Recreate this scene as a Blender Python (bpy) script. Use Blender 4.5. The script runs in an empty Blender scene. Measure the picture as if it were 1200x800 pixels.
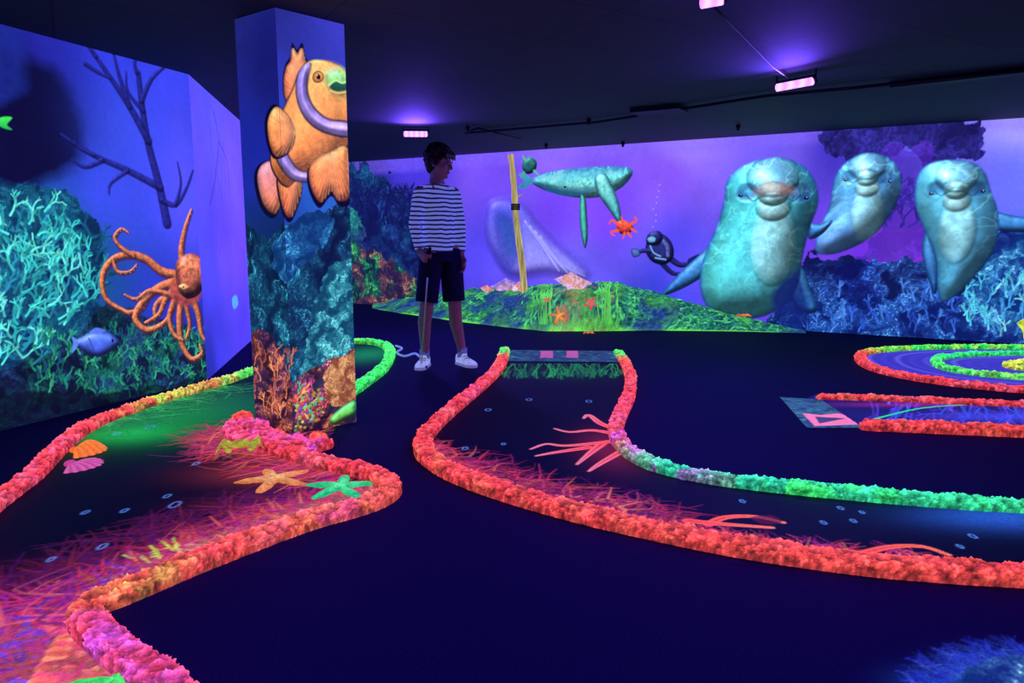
import bpy, math, random
import numpy as np
from mathutils import Vector
random.seed(7); rng=np.random.default_rng(7)
sc=bpy.context.scene
sc.view_settings.view_transform='Standard'
sc.view_settings.look='None'

# ---------------------------------------------------------------- survey maths
CAMH=1.05; F=850.0; TH=math.radians(8.3); H=2.155
C0=np.array([0,0,CAMH])
def ray(u,v):
    dx=(u-600)/F; dy=(400-v)/F
    return np.array([dx,math.cos(TH)+math.sin(TH)*dy,-math.sin(TH)+math.cos(TH)*dy])
def on_z(u,v,z=0.0):
    r=ray(u,v); return C0+r*((z-CAMH)/r[2])
def at_y(u,v,y):
    r=ray(u,v); return C0+r*(y/r[1])

cam=bpy.data.cameras.new('camera'); co=bpy.data.objects.new('camera',cam); sc.collection.objects.link(co)
cam.sensor_width=36; cam.lens=F/1200*36; cam.clip_start=.02
co.location=(0,0,CAMH); co.rotation_euler=(math.radians(90)-TH,0,0); sc.camera=co

# ---------------------------------------------------------------- utilities
def lin(c):
    c=np.asarray(c,float)/255.0
    return np.where(c<=.04045,c/12.92,((c+.055)/1.055)**2.4)
def link(o,parent=None):
    sc.collection.objects.link(o)
    if parent: o.parent=parent
    return o
def empty(name):
    e=bpy.data.objects.new(name,None); e.empty_display_size=.1; sc.collection.objects.link(e); return e
def unit(v): v=np.array(v,float); return v/np.linalg.norm(v)
UP=np.array([0,0,1.0])
T2=rng.random((256,256)); T3=rng.random((64,64,64))
def vn2(x,y,o=0):
    x=np.asarray(x,float)+o*17.3+1000; y=np.asarray(y,float)+o*9.1+1000
    xi=np.floor(x).astype(int); yi=np.floor(y).astype(int); fx=x-xi; fy=y-yi
    fx=fx*fx*(3-2*fx); fy=fy*fy*(3-2*fy)
    g=lambda a,b:T2[a&255,b&255]
    return (g(xi,yi)*(1-fx)+g(xi+1,yi)*fx)*(1-fy)+(g(xi,yi+1)*(1-fx)+g(xi+1,yi+1)*fx)*fy
def fbm2(x,y,o=0,n=4):
    s=0;a=.5;t=0
    for k in range(n):
        s=s+a*vn2(x*2**k,y*2**k,o+k); t+=a; a*=.55
    return s/t
def vn3(P,o=0):
    P=np.asarray(P,float)+500+o*7.7
    I=np.floor(P).astype(int); f=P-I; f=f*f*(3-2*f); I&=63; J=(I+1)&63
    x0,y0,z0=I[...,0],I[...,1],I[...,2]; x1,y1,z1=J[...,0],J[...,1],J[...,2]; fx,fy,fz=f[...,0],f[...,1],f[...,2]
    a=T3[x0,y0,z0]*(1-fx)+T3[x1,y0,z0]*fx; b=T3[x0,y1,z0]*(1-fx)+T3[x1,y1,z0]*fx
    c=T3[x0,y0,z1]*(1-fx)+T3[x1,y0,z1]*fx; d=T3[x0,y1,z1]*(1-fx)+T3[x1,y1,z1]*fx
    return (a*(1-fy)+b*fy)*(1-fz)+(c*(1-fy)+d*fy)*fz
def fbm3(P,o=0,n=3):
    s=0;a=.5;t=0
    for k in range(n):
        s=s+a*vn3(P*2**k,o+k); t+=a;a*=.55
    return s/t
def catmull(P,closed=False,n=6):
    P=np.asarray(P,float); m=len(P); out=[]
    rngi=range(m) if closed else range(m-1)
    for i in rngi:
        if closed: p0,p1,p2,p3=P[i-1],P[i],P[(i+1)%m],P[(i+2)%m]
        else: p0,p1,p2,p3=P[max(i-1,0)],P[i],P[i+1],P[min(i+2,m-1)]
        for k in range(n):
            t=k/n
            out.append(.5*((2*p1)+(-p0+p2)*t+(2*p0-5*p1+4*p2-p3)*t*t+(-p0+3*p1-3*p2+p3)*t**3))
    if not closed: out.append(P[-1])
    return np.array(out)
def resample(P,step):
    d=np.r_[0,np.cumsum(np.linalg.norm(np.diff(P,axis=0),axis=1))]
    n=max(3,int(d[-1]/step)); t=np.linspace(0,d[-1],n)
    return np.stack([np.interp(t,d,P[:,k]) for k in range(P.shape[1])],1),t/d[-1]
def polydist(X,Y,Q):
    ins=np.zeros(X.shape,bool); d2=np.full(X.shape,1e9)
    n=len(Q)
    for i in range(n):
        x0,y0=Q[i]; x1,y1=Q[(i+1)%n]
        if abs(x1-x0)+abs(y1-y0)<1e-9: continue
        if y0!=y1:
            c=((y0>Y)!=(y1>Y))&(X<(x1-x0)*(Y-y0)/(y1-y0)+x0); ins^=c
        ex,ey=x1-x0,y1-y0; t=np.clip(((X-x0)*ex+(Y-y0)*ey)/(ex*ex+ey*ey),0,1)
        d2=np.minimum(d2,(X-x0-t*ex)**2+(Y-y0-t*ey)**2)
    return ins,np.sqrt(d2)
def blur(A,k):
    k=int(k)
    if k<1: return A
    for _ in range(2):
        for ax in (0,1):
            pad=[(0,0),(0,0)]; pad[ax]=(k+1,k); B=np.cumsum(np.pad(A,pad,mode='edge'),axis=ax); n=A.shape[ax]
            A=(np.take(B,np.arange(2*k+1,2*k+1+n),axis=ax)-np.take(B,np.arange(0,n),axis=ax))/(2*k+1)
    return A
def mesh_np(name,V,Q,mat,col=None,smooth=True,parent=None):
    V=np.asarray(V,np.float32); Q=np.asarray(Q,np.int32)
    me=bpy.data.meshes.new(name); me.vertices.add(len(V)); me.vertices.foreach_set('co',V.ravel())
    k=Q.shape[1]
    me.loops.add(Q.size); me.loops.foreach_set('vertex_index',Q.ravel())
    me.polygons.add(len(Q)); me.polygons.foreach_set('loop_start',np.arange(0,Q.size,k,dtype=np.int32))
    me.update(calc_edges=True); me.validate()
    me.polygons.foreach_set('use_smooth',np.full(len(me.polygons),smooth))
    if col is not None:
        a=me.color_attributes.new('Paint','FLOAT_COLOR','POINT')
        c=np.ones((len(V),4),np.float32); c[:,:3]=col; a.data.foreach_set('color',c.ravel())
    me.materials.append(mat)
    return link(bpy.data.objects.new(name,me),parent)

# ---------------------------------------------------------------- materials
def nosample(m):
    try: m.cycles.emission_sampling='NONE'
    except Exception: pass
def paint_mat(name,em=.85,base=.35,dark=(.004,.004,.02),nscale=60,namt=.25,rough=.7,bump=0,spec=.2):
    m=bpy.data.materials.new(name); m.use_nodes=True; nt=m.node_tree; N=nt.nodes; L=nt.links; nosample(m)
    b=N['Principled BSDF']; at=N.new('ShaderNodeVertexColor'); at.layer_name='Paint'
    tc=N.new('ShaderNodeTexCoord'); nz=N.new('ShaderNodeTexNoise'); nz.inputs['Scale'].default_value=nscale; nz.inputs['Detail'].default_value=5
    L.new(tc.outputs['Object'],nz.inputs['Vector'])
    mr=N.new('ShaderNodeMapRange'); mr.inputs['From Min'].default_value=.3; mr.inputs['From Max'].default_value=.7
    mr.inputs['To Min'].default_value=1-namt; mr.inputs['To Max'].default_value=1+namt; L.new(nz.outputs['Fac'],mr.inputs['Value'])
    vm=N.new('ShaderNodeVectorMath'); vm.operation='SCALE'; L.new(at.outputs['Color'],vm.inputs[0]); L.new(mr.outputs[0],vm.inputs['Scale'])
    v2=N.new('ShaderNodeVectorMath'); v2.operation='MULTIPLY_ADD'; L.new(vm.outputs[0],v2.inputs[0]); v2.inputs[1].default_value=(base,)*3; v2.inputs[2].default_value=dark
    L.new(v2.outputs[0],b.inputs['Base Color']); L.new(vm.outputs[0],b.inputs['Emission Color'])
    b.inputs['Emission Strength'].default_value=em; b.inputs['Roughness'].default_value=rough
    b.inputs['Specular IOR Level'].default_value=spec
    if bump:
        bp=N.new('ShaderNodeBump'); bp.inputs['Strength'].default_value=bump; bp.inputs['Distance'].default_value=.01
        L.new(nz.outputs['Fac'],bp.inputs['Height']); L.new(bp.outputs[0],b.inputs['Normal'])
    return m
def solid(name,c,rough=.6,em=0,emc=None,nscale=40,namt=.2,bump=0,spec=.3,metal=0):
    m=bpy.data.materials.new(name); m.use_nodes=True; nt=m.node_tree; N=nt.nodes; L=nt.links; b=N['Principled BSDF']
    c=lin(c); tc=N.new('ShaderNodeTexCoord'); nz=N.new('ShaderNodeTexNoise'); nz.inputs['Scale'].default_value=nscale; nz.inputs['Detail'].default_value=6
    L.new(tc.outputs['Object'],nz.inputs['Vector'])
    cr=N.new('ShaderNodeValToRGB'); cr.color_ramp.elements[0].position=.3; cr.color_ramp.elements[1].position=.7
    cr.color_ramp.elements[0].color=(*(c*(1-namt)),1); cr.color_ramp.elements[1].color=(*np.minimum(c*(1+namt),1),1)
    L.new(nz.outputs['Fac'],cr.inputs[0]); L.new(cr.outputs[0],b.inputs['Base Color'])
    b.inputs['Roughness'].default_value=rough; b.inputs['Specular IOR Level'].default_value=spec; b.inputs['Metallic'].default_value=metal
    if em:
        nosample(m)
        if emc is None: L.new(cr.outputs[0],b.inputs['Emission Color'])
        else: b.inputs['Emission Color'].default_value=(*lin(emc),1)
        b.inputs['Emission Strength'].default_value=em
    if bump:
        bp=N.new('ShaderNodeBump'); bp.inputs['Strength'].default_value=bump; bp.inputs['Distance'].default_value=.01
        L.new(nz.outputs['Fac'],bp.inputs['Height']); L.new(bp.outputs[0],b.inputs['Normal'])
    return m
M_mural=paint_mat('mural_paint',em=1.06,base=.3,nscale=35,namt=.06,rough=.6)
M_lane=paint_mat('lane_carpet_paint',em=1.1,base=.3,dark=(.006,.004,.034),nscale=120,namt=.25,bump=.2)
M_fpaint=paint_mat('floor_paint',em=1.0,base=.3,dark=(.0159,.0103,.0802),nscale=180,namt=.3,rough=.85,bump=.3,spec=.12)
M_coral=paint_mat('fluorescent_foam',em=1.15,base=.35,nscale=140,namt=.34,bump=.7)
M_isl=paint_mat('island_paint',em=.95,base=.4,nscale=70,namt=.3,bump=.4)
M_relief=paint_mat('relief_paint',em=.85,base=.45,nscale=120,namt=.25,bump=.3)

# ---------------------------------------------------------------- mural painter (works in metres on its own surface)
class Mural:
    def __init__(s,O,A,B,la,lb,step,bg=(0,0,0)):
        s.O=np.array(O,float); s.A=np.array(A,float); s.B=np.array(B,float); s.N=np.cross(s.A,s.B)
        s.nx=int(la/step)+2; s.ny=int(lb/step)+2; s.la=la; s.lb=lb; s.step=step
        s.xs=np.linspace(0,la,s.nx); s.ys=np.linspace(0,lb,s.ny)
        s.col=np.empty((s.ny,s.nx,3)); s.col[:]=lin(bg)
    def px(s,u,v):
        r=ray(u,v); t=((s.O-C0)@s.N)/(r@s.N); p=C0+t*r-s.O
        return np.array([p@s.A,p@s.B])
    def m(s,u,v):
        r=ray(u,v); t=((s.O-C0)@s.N)/(r@s.N); return abs(t)*1.0/F
    def win(s,x0,x1,y0,y1):
        i0,i1=np.searchsorted(s.xs,[x0,x1]); j0,j1=np.searchsorted(s.ys,[y0,y1])
        if i1-i0<2 or j1-j0<2: return None,None,None
        X,Y=np.meshgrid(s.xs[i0:i1],s.ys[j0:j1]); return (slice(j0,j1),slice(i0,i1)),X,Y
    def blend(s,sl,a,c):
        a=a[...,None]; s.col[sl]=s.col[sl]*(1-a)+c*a
    def wash(s,L,p=3.0,na=.1):
        X,Y=np.meshgrid(s.xs,s.ys); W=0; Cc=0
        for u,v,c in L:
            a,b=s.px(u,v); w=1/(((X-a)**2+(Y-b)**2)+.03)**(p/2); W=W+w; Cc=Cc+w[...,None]*np.array(c,float)
        Cc=Cc/W[...,None]; n=fbm2(X*1.8,Y*2.2,3)[...,None]
        s.col=lin(np.clip(Cc*(1-na+2*na*n),0,255))
    def poly(s,P,c1,c2=None,rim=None,rw=4,noise=.12,ns=25,alpha=1,feather=0,smooth=True,vol=0,rag=0,side=None,bumps=(),amb=.38,spec=.6,caus=0):
        m=s.m(*P[0]); Q=np.array([s.px(*p) for p in P])
        if smooth: Q=catmull(Q,True)
        f=max(feather*m,s.step*.7); pd=f+rag
        sl,X,Y=s.win(Q[:,0].min()-pd,Q[:,0].max()+pd,Q[:,1].min()-pd,Q[:,1].max()+pd)
        if sl is None: return
        ins,d=polydist(X,Y,Q); sd=np.where(ins,d,-d)
        if rag: sd=sd+(fbm2(X*7,Y*7,2)-.5)*2*rag
        a=np.clip(sd/f*.5+.5,0,1)*alpha
        c1=np.array(c1,float); c2=c1 if c2 is None else np.array(c2,float)
        t=np.clip((Q[:,1].max()-Y)/(np.ptp(Q[:,1])+1e-6),0,1)[...,None]
        c=c1*(1-t)+c2*t
        if side is not None:
            tx=np.clip((X-Q[:,0].min())/(np.ptp(Q[:,0])+1e-6),0,1)[...,None]; c=c*(1-.5*tx)+np.array(side,float)*.5*tx
        if rim is not None:
            k=np.exp(-np.maximum(sd,0)/(rw*m))[...,None]; c=c*(1-k)+np.array(rim,float)*k
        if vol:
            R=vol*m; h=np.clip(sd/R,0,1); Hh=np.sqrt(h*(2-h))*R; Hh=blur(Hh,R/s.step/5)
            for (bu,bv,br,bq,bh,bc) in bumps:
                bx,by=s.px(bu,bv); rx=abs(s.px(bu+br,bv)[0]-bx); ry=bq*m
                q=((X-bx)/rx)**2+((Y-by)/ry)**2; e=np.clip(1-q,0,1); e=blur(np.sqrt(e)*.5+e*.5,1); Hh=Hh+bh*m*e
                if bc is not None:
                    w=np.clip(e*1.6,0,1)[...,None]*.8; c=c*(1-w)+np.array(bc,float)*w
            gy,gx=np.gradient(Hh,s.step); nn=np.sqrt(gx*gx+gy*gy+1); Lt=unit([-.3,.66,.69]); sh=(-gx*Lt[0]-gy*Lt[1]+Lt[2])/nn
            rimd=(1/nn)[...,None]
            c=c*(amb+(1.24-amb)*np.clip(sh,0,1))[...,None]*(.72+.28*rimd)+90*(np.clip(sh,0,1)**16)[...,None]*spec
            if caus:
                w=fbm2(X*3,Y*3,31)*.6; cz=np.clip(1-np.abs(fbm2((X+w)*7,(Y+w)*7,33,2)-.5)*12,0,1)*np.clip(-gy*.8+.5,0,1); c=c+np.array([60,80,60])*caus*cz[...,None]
        if noise: c=c*(1-noise+2*noise*fbm2(X*ns,Y*ns,5)[...,None])
        s.blend(sl,a,lin(np.clip(c,0,255)))
    def reef(s,P,dk,lt,dk2=None,lt2=None,rag=.1,k=1.0,alpha=1,seed=0,hl=None,gam=1.2,soft=1.5):
        Q=np.array([s.px(*p) for p in P]); Q=catmull(Q,True,4)
        sl,X,Y=s.win(Q[:,0].min()-rag,Q[:,0].max()+rag,Q[:,1].min()-rag,Q[:,1].max()+rag)
        if sl is None: return
        ins,d=polydist(X,Y,Q); sd=np.where(ins,d,-d)+(fbm2(X*6*k,Y*6*k,seed+2,5)-.5)*2.4*rag
        a=np.clip(sd/(s.step*soft)+.5,0,1)*alpha
        wx=fbm2(X*5*k,Y*5*k,seed+3)*.5/k; wy=fbm2(X*5*k,Y*5*k,seed+11)*.5/k
        n1=fbm2((X+wx)*5*k,(Y+wy)*5*k,seed+5,3); n2=np.clip(1-np.abs(fbm2((X+wx*.7)*13*k,(Y+wy*.7)*13*k,seed+7,3)-.5)*7,0,1)
        n3=np.clip(1-np.abs(fbm2((X+wx*.3)*34*k,(Y+wy*.3)*34*k,seed+9,2)-.5)*5,0,1); n4=vn2(X*70*k,Y*70*k,seed)
        t=np.clip((n1-.33)*2.6,0,1)*(.35+.4*n2+.35*n3)+.12*n4; t=np.clip(t,0,1)[...,None]**gam
        dk=np.array(dk,float);lt=np.array(lt,float)
        if dk2 is not None:
            q=np.clip((fbm2(X*2.6*k,Y*2.6*k,seed+20,3)-.42)*7,0,1)[...,None]; dk=dk*(1-q)+np.array(dk2,float)*q; lt=lt*(1-q)+np.array(lt2,float)*q
        c=dk*(1-t)+lt*t
        if hl is not None:
            w=np.clip((n3*n2-.45)*3,0,1)*np.clip((n1-.5)*6,0,1); c=c*(1-w[...,None])+np.array(hl,float)*w[...,None]
        s.blend(sl,a,lin(np.clip(c,0,255)))
    def stroke(s,P,w0,w1,c,c2=None,alpha=1,soft=1.0,metric=False,n=4,rnd=False):
        if metric: Q=np.array(P,float); W0,W1=w0,w1
        else:
            Q=np.array([s.px(*p) for p in P]); W0=w0*s.m(*P[0]); W1=w1*s.m(*P[-1])
        if len(Q)>2: Q=catmull(Q,False,n)
        r=np.linspace(W0/2,W1/2,len(Q)); pad=max(W0,W1)+s.step*1.5
        sl,X,Y=s.win(Q[:,0].min()-pad,Q[:,0].max()+pad,Q[:,1].min()-pad,Q[:,1].max()+pad)
        if sl is None: return
        A=np.zeros(X.shape); T=np.zeros(X.shape); D=np.ones(X.shape)*9; G=np.zeros(X.shape)
        for i in range(len(Q)-1):
            x0,y0=Q[i]; ex,ey=Q[i+1]-Q[i]; L=ex*ex+ey*ey+1e-12
            t=np.clip(((X-x0)*ex+(Y-y0)*ey)/L,0,1); dx=X-x0-t*ex; dy=Y-y0-t*ey; d=np.sqrt(dx*dx+dy*dy)
            rr=r[i]+(r[i+1]-r[i])*t; a=np.clip((rr-d)/(s.step*soft)+.5,0,1)
            T=np.where(a>A,(i+t)/(len(Q)-1),T)
            if rnd:
                q=d/rr; up=q<D; D=np.where(up,q,D); G=np.where(up,(-dx*.45+dy*.8)/rr,G)
            A=np.maximum(A,a)
        c=np.array(c,float)
        if c2 is not None: c=c+(np.array(c2,float)-c)*T[...,None]
        else: c=c+0*T[...,None]
        if rnd:
            z=np.sqrt(np.clip(1-D*D,0,1)); sh=np.clip(z*.62+G*.7,0,1); c=c*(.35+.9*sh)[...,None]+50*(sh**8)[...,None]
            c=c*(.75+.5*fbm2(X*60,Y*60,2,2))[...,None]
        s.blend(sl,A*alpha,lin(np.clip(c,0,255)))
    def glow(s,u,v,rx,ry,c,a=1):
        x,y=s.px(u,v); sl,X,Y=s.win(x-2.5*rx,x+2.5*rx,y-2.5*ry,y+2.5*ry)
        if sl is None: return
        s.blend(sl,a*np.exp(-((X-x)/rx)**2-((Y-y)/ry)**2),lin(c))
    def dab(s,x,y,r,ry,c,a=1):
        sl,X,Y=s.win(x-r-s.step,x+r+s.step,y-ry-s.step,y+ry+s.step)
        if sl is None: return
        d=np.sqrt(((X-x)/r)**2+((Y-y)/ry)**2); al=np.clip((1-d)*r/s.step+.3,0,1)*a
        sh=np.clip(1.15-.55*d+.4*(Y-y)/ry,.35,1.6)[...,None]
        s.blend(sl,al,lin(c)*sh)
    def speckle(s,P,n,r,pal,a=.9):
        P=np.array(P,float); mn,mx=P.min(0),P.max(0)
        U=rng.uniform(mn[0],mx[0],n*3); V=rng.uniform(mn[1],mx[1],n*3)
        ins,_=polydist(U,V,P); k=0
        for u,v in zip(U[ins],V[ins]):
            x,y=s.px(u,v); m=s.m(u,v); rr=rng.uniform(r[0],r[1])*m
            c=np.array(pal[rng.integers(len(pal))],float)*rng.uniform(.6,1.15)
            s.dab(x,y,rr,rr*rng.uniform(.6,1.1),np.clip(c,0,255),a); k+=1
            if k>=n: break
    def branch(s,u,v,ang,L,w,c,depth,spread=.55):
        u2=u+math.cos(ang)*L; v2=v-math.sin(ang)*L
        um=(u+u2)/2+random.uniform(-.12,.12)*L; vm=(v+v2)/2+random.uniform(-.12,.12)*L
        cc=np.clip(np.array(c,float)*random.uniform(.75,1.2),0,255)
        s.stroke([(u,v),(um,vm),(u2,v2)],w,w*.7,cc,n=2)
        if depth>0:
            for k in range(random.choice([2,2,3])):
                s.branch(u2,v2,ang+random.uniform(-spread,spread)*1.3,L*random.uniform(.6,.9),w*.72,c,depth-1,spread)
    def flames(s,path,side,n,lr,pal,w=.013,ang=.7,bias=0,a=.95,start=.03,wig=.2):
        Q=np.array([s.px(*p) for p in path]); Q,_=resample(catmull(Q),.02)
        for k in range(n):
            i=rng.integers(1,len(Q)-1); t=Q[i+1]-Q[i-1]; t/=np.linalg.norm(t)+1e-9
            nrm=np.array([-t[1],t[0]])*side; th=rng.normal(0,ang)*.7+bias
            d=np.array([nrm[0]*math.cos(th)-nrm[1]*math.sin(th),nrm[0]*math.sin(th)+nrm[1]*math.cos(th)])
            L=rng.uniform(*lr); p=Q[i].copy()-d*start; pts=[p.copy()]
            pp=np.array([-d[1],d[0]]); ph=rng.uniform(0,6.28)
            for j in range(1,6):
                pts.append(p+d*L*j/5+pp*L*wig*math.sin(ph+j*1.7)*j/5)
            c=np.array(pal[rng.integers(len(pal))],float)*rng.uniform(.65,1.1)
            s.stroke(pts,w*rng.uniform(.7,1.6),.003,np.clip(c,0,255),np.clip(c*np.array([.7,.5,1.0]),0,255),metric=True,alpha=a,n=2)
            if rng.random()<.7:
                q=pts[3]; e=d*L*.3+pp*L*rng.choice([-.25,.25]); s.stroke([q,q+e*.6,q+e],w*.7,.002,c*.85,metric=True,alpha=a,n=2)
    def bubble(s,u,v,r,c=(90,150,255)):
        x,y=s.px(u,v); m=s.m(u,v)*r; P=[(x+m*math.cos(t),y+m*2.0*math.sin(t)) for t in np.linspace(0,6.283,13)]
        s.stroke(P,.005,.005,c,metric=True,n=2,alpha=.8)
    def build(s,name,mat,parent=None,clip=None,off=0):
        X,Y=np.meshgrid(s.xs,s.ys)
        V=s.O+X[...,None]*s.A+Y[...,None]*s.B+off*s.N; V=V.reshape(-1,3)
        id=np.arange(s.nx*s.ny).reshape(s.ny,s.nx)
        q=np.stack([id[:-1,:-1],id[:-1,1:],id[1:,1:],id[1:,:-1]],-1).reshape(-1,4); col=s.col.reshape(-1,3)
        if clip is not None:
            P=np.array([s.px(*p) for p in clip]); P=catmull(P,True,4)
            ins,_=polydist((X[:-1,:-1]+s.step*.5),(Y[:-1,:-1]+s.step*.5),P); q=q[ins.ravel()]
            us,inv=np.unique(q,return_inverse=True); V=V[us]; col=col[us]; q=inv.reshape(-1,4)
        return mesh_np(name,V,q,mat,col,False,parent)

# ================================================================ ROOM
def slab(name,x0,x1,y0,y1,z,mat,up=True):
    me=bpy.data.meshes.new(name)
    t=.1 if not up else -.1
    v=[(x0,y0,z),(x1,y0,z),(x1,y1,z),(x0,y1,z),(x0,y0,z+t),(x1,y0,z+t),(x1,y1,z+t),(x0,y1,z+t)]
    f=[(0,1,2,3),(4,5,6,7),(0,1,5,4),(1,2,6,5),(2,3,7,6),(3,0,4,7)]
    me.from_pydata(v,[],f); me.materials.append(mat); me.update()
    return link(bpy.data.objects.new(name,me))
M_floor=solid('dark_carpet',(34,26,80),.85,nscale=180,namt=.5,bump=.4,spec=.12)
slab('floor',-6,8,-2,14,0,M_floor)
M_ceil=bpy.data.materials.new('ceiling_tiles'); M_ceil.use_nodes=True
nt=M_ceil.node_tree; N=nt.nodes; L=nt.links; b=N['Principled BSDF']
tc=N.new('ShaderNodeTexCoord'); br=N.new('ShaderNodeTexBrick'); br.offset=0
br.inputs['Scale'].default_value=1; br.inputs['Brick Width'].default_value=1.2; br.inputs['Row Height'].default_value=.6; br.inputs['Mortar Size'].default_value=.008
br.inputs['Color1'].default_value=(.016,.034,.04,1); br.inputs['Color2'].default_value=(.022,.04,.048,1); br.inputs['Mortar'].default_value=(.006,.010,.02,1)
mp=N.new('ShaderNodeMapping'); mp.inputs['Rotation'].default_value=(0,0,math.radians(-31))
L.new(tc.outputs['Object'],mp.inputs[0]); L.new(mp.outputs[0],br.inputs['Vector']); L.new(br.outputs['Color'],b.inputs['Base Color']); b.inputs['Roughness'].default_value=.8
slab('ceiling',-6,8,-2,14,H,M_ceil,False)

# ---- back wall
a=on_z(410,190,H); bb=on_z(1200,138,H); dA=unit((bb-a)*[1,1,0]); O=a-dA*2.6; O[2]=0
LW=np.linalg.norm(bb-a)+2.6+1.6
W=Mural(O,dA,UP,LW,H,.0072)
W.wash([(420,200,(22,32,110)),(420,250,(20,34,110)),(420,340,(26,54,90)),(480,185,(72,54,214)),(480,300,(34,38,140)),(570,200,(116,76,236)),(570,300,(84,70,230)),
 (650,180,(142,102,250)),(650,240,(112,68,240)),(700,250,(122,66,240)),(680,310,(106,92,244)),(780,200,(132,80,248)),(800,170,(162,134,254)),(800,300,(84,74,244)),
 (760,340,(60,64,214)),(900,165,(116,94,246)),(1000,320,(102,48,218)),(1000,160,(60,46,188)),(1100,150,(90,90,240)),(1190,150,(168,160,254)),(1180,200,(100,108,252)),(1060,300,(138,46,228)),(1180,320,(40,96,224))])
W.poly([(405,170),(1290,100),(1290,155),(1150,152),(900,172),(700,186),(405,206)],(140,114,250),(124,94,246),alpha=.4,feather=3,smooth=False)
for k in range(9):
    u=560+k*75; W.poly([(u,150),(u+16,150),(u-30,330),(u-70,330)],(160,130,255),alpha=.09,feather=14,smooth=False)
# left reef on the back wall
W.reef([(405,205),(440,200),(470,225),(490,260),(485,345),(400,352)],(10,16,64),(34,76,150),(10,22,70),(30,100,150),rag=.15)
for k in range(18): W.branch(410+k*4.5,262,math.pi/2+random.uniform(-.5,.5),16,3,(16,24,84),3)
W.reef([(400,285),(440,298),(480,318),(490,352),(400,358)],(8,34,50),(60,200,100),(30,24,60),(200,110,80),rag=.1,k=1.3,hl=(160,240,130))
W.reef([(402,240),(418,248),(428,275),(402,280)],(14,40,80),(50,180,140),(20,30,70),(60,130,180),rag=.08,k=1.4)
# pale swirl / ray shape
W.poly([(572,240),(590,232),(615,240),(632,262),(655,285),(690,318),(680,328),(640,322),(600,325),(578,300),(568,270)],(104,114,244),(185,180,254),rim=(84,72,228),rw=8,feather=8,alpha=.8,vol=14)
W.poly([(578,250),(596,246),(608,262),(612,300),(598,320),(582,300)],(36,56,186),(36,46,170),feather=7,alpha=.75)
W.poly([(585,255),(600,262),(606,285),(596,300)],(30,80,160),feather=5,alpha=.6)
for k in range(9): W.stroke([(612+k*3,256+k*3),(632+k*4,285+k*3.6),(650+k*5,316+k*1)],2.4,1.5,(205,205,255) if k%2 else (90,86,225),alpha=.5,soft=3)
# whale
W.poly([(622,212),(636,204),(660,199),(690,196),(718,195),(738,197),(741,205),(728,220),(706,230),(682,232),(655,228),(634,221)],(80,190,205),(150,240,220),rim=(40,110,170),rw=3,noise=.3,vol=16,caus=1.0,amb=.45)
W.poly([(622,212),(650,200),(700,196),(738,198),(715,206),(680,210),(645,213)],(60,130,190),(70,165,185),alpha=.5,feather=3)
for k in range(9): W.stroke([(627+k*2,215+k*1.1),(660,219+k*1.3),(706-k*3,219+k*1.1)],.8,.8,(26,100,150),alpha=.6)
W.poly([(700,226),(697,208),(708,203),(716,214),(726,240),(728,262),(722,258),(712,244)],(150,245,230),(80,195,210),rim=(30,100,150),rw=2,vol=7,noise=.25)
W.poly([(680,230),(686,232),(688,252),(689,275),(686,291),(682,280),(679,255)],(100,225,190),(70,195,170),rim=(20,90,130),rw=2,vol=5)
W.poly([(624,212),(616,204),(608,204),(614,212),(606,220),(616,220)],(60,160,180),(50,130,170),feather=1)
W.dab(*W.px(662,219),.02,.015,(10,30,60))
# small sea turtle near the post
W.poly([(614,188),(622,184),(629,190),(627,200),(618,204),(612,197)],(50,130,110),(30,80,110),vol=6,noise=.3); W.stroke([(616,188),(612,182)],3,1,(60,200,120)); W.stroke([(626,200),(632,206)],3,1,(60,200,120)); W.stroke([(614,202),(610,208)],3,1,(60,180,120))
# red turtle
W.poly([(722,262),(730,258),(740,262),(742,268),(736,274),(726,273)],(250,96,60),(230,60,60),vol=6,noise=.3)
for q in [[(724,262),(717,258),(714,262)],[(724,270),(716,272),(720,276)],[(740,262),(746,258),(744,254)],[(740,268),(746,272)],[(732,273),(730,279)],[(736,273),(740,278)],[(730,260),(728,254)]]: W.stroke(q,3.5,1.5,(240,86,60))
# diver
W.stroke([(782,300),(796,310),(808,309)],8,5,(34,36,112),rnd=True); W.stroke([(774,306),(788,320),(804,320)],7,4,(30,32,104),rnd=True)
W.poly([(806,304),(822,297),(824,304),(810,313)],(26,32,110)); W.poly([(802,316),(816,319),(814,325),(802,323)],(26,32,110))
W.poly([(758,284),(766,275),(778,275),(788,286),(789,301),(779,310),(765,307),(757,296)],(52,56,145),(24,30,90),rim=(14,16,66),rw=1.5,vol=9,noise=.35)
W.stroke([(774,280),(782,289),(783,300)],6,5,(90,100,190),rnd=True)
W.poly([(757,281),(762,272),(773,271),(777,279),(771,287),(760,287)],(40,46,130),(24,28,90),vol=7,rim=(14,16,60),rw=1)
W.poly([(758,279),(764,276),(769,279),(767,284),(760,284)],(150,220,245),(90,160,220),rim=(14,16,60),rw=1)
W.stroke([(762,294),(752,294),(745,298)],6,4,(40,44,120),rnd=True); W.poly([(740,292),(748,292),(750,299),(742,301)],(110,150,220),(50,70,150),rim=(14,16,60),rw=1)
W.stroke([(762,288),(766,296),(774,300)],1.6,1.6,(120,170,230)); W.stroke([(768,302),(780,304)],2,2,(110,150,220))
for k in range(8): W.dab(*W.px(764+random.random()*10,266-k*7),.012,.012,(180,180,252),.6)
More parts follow.
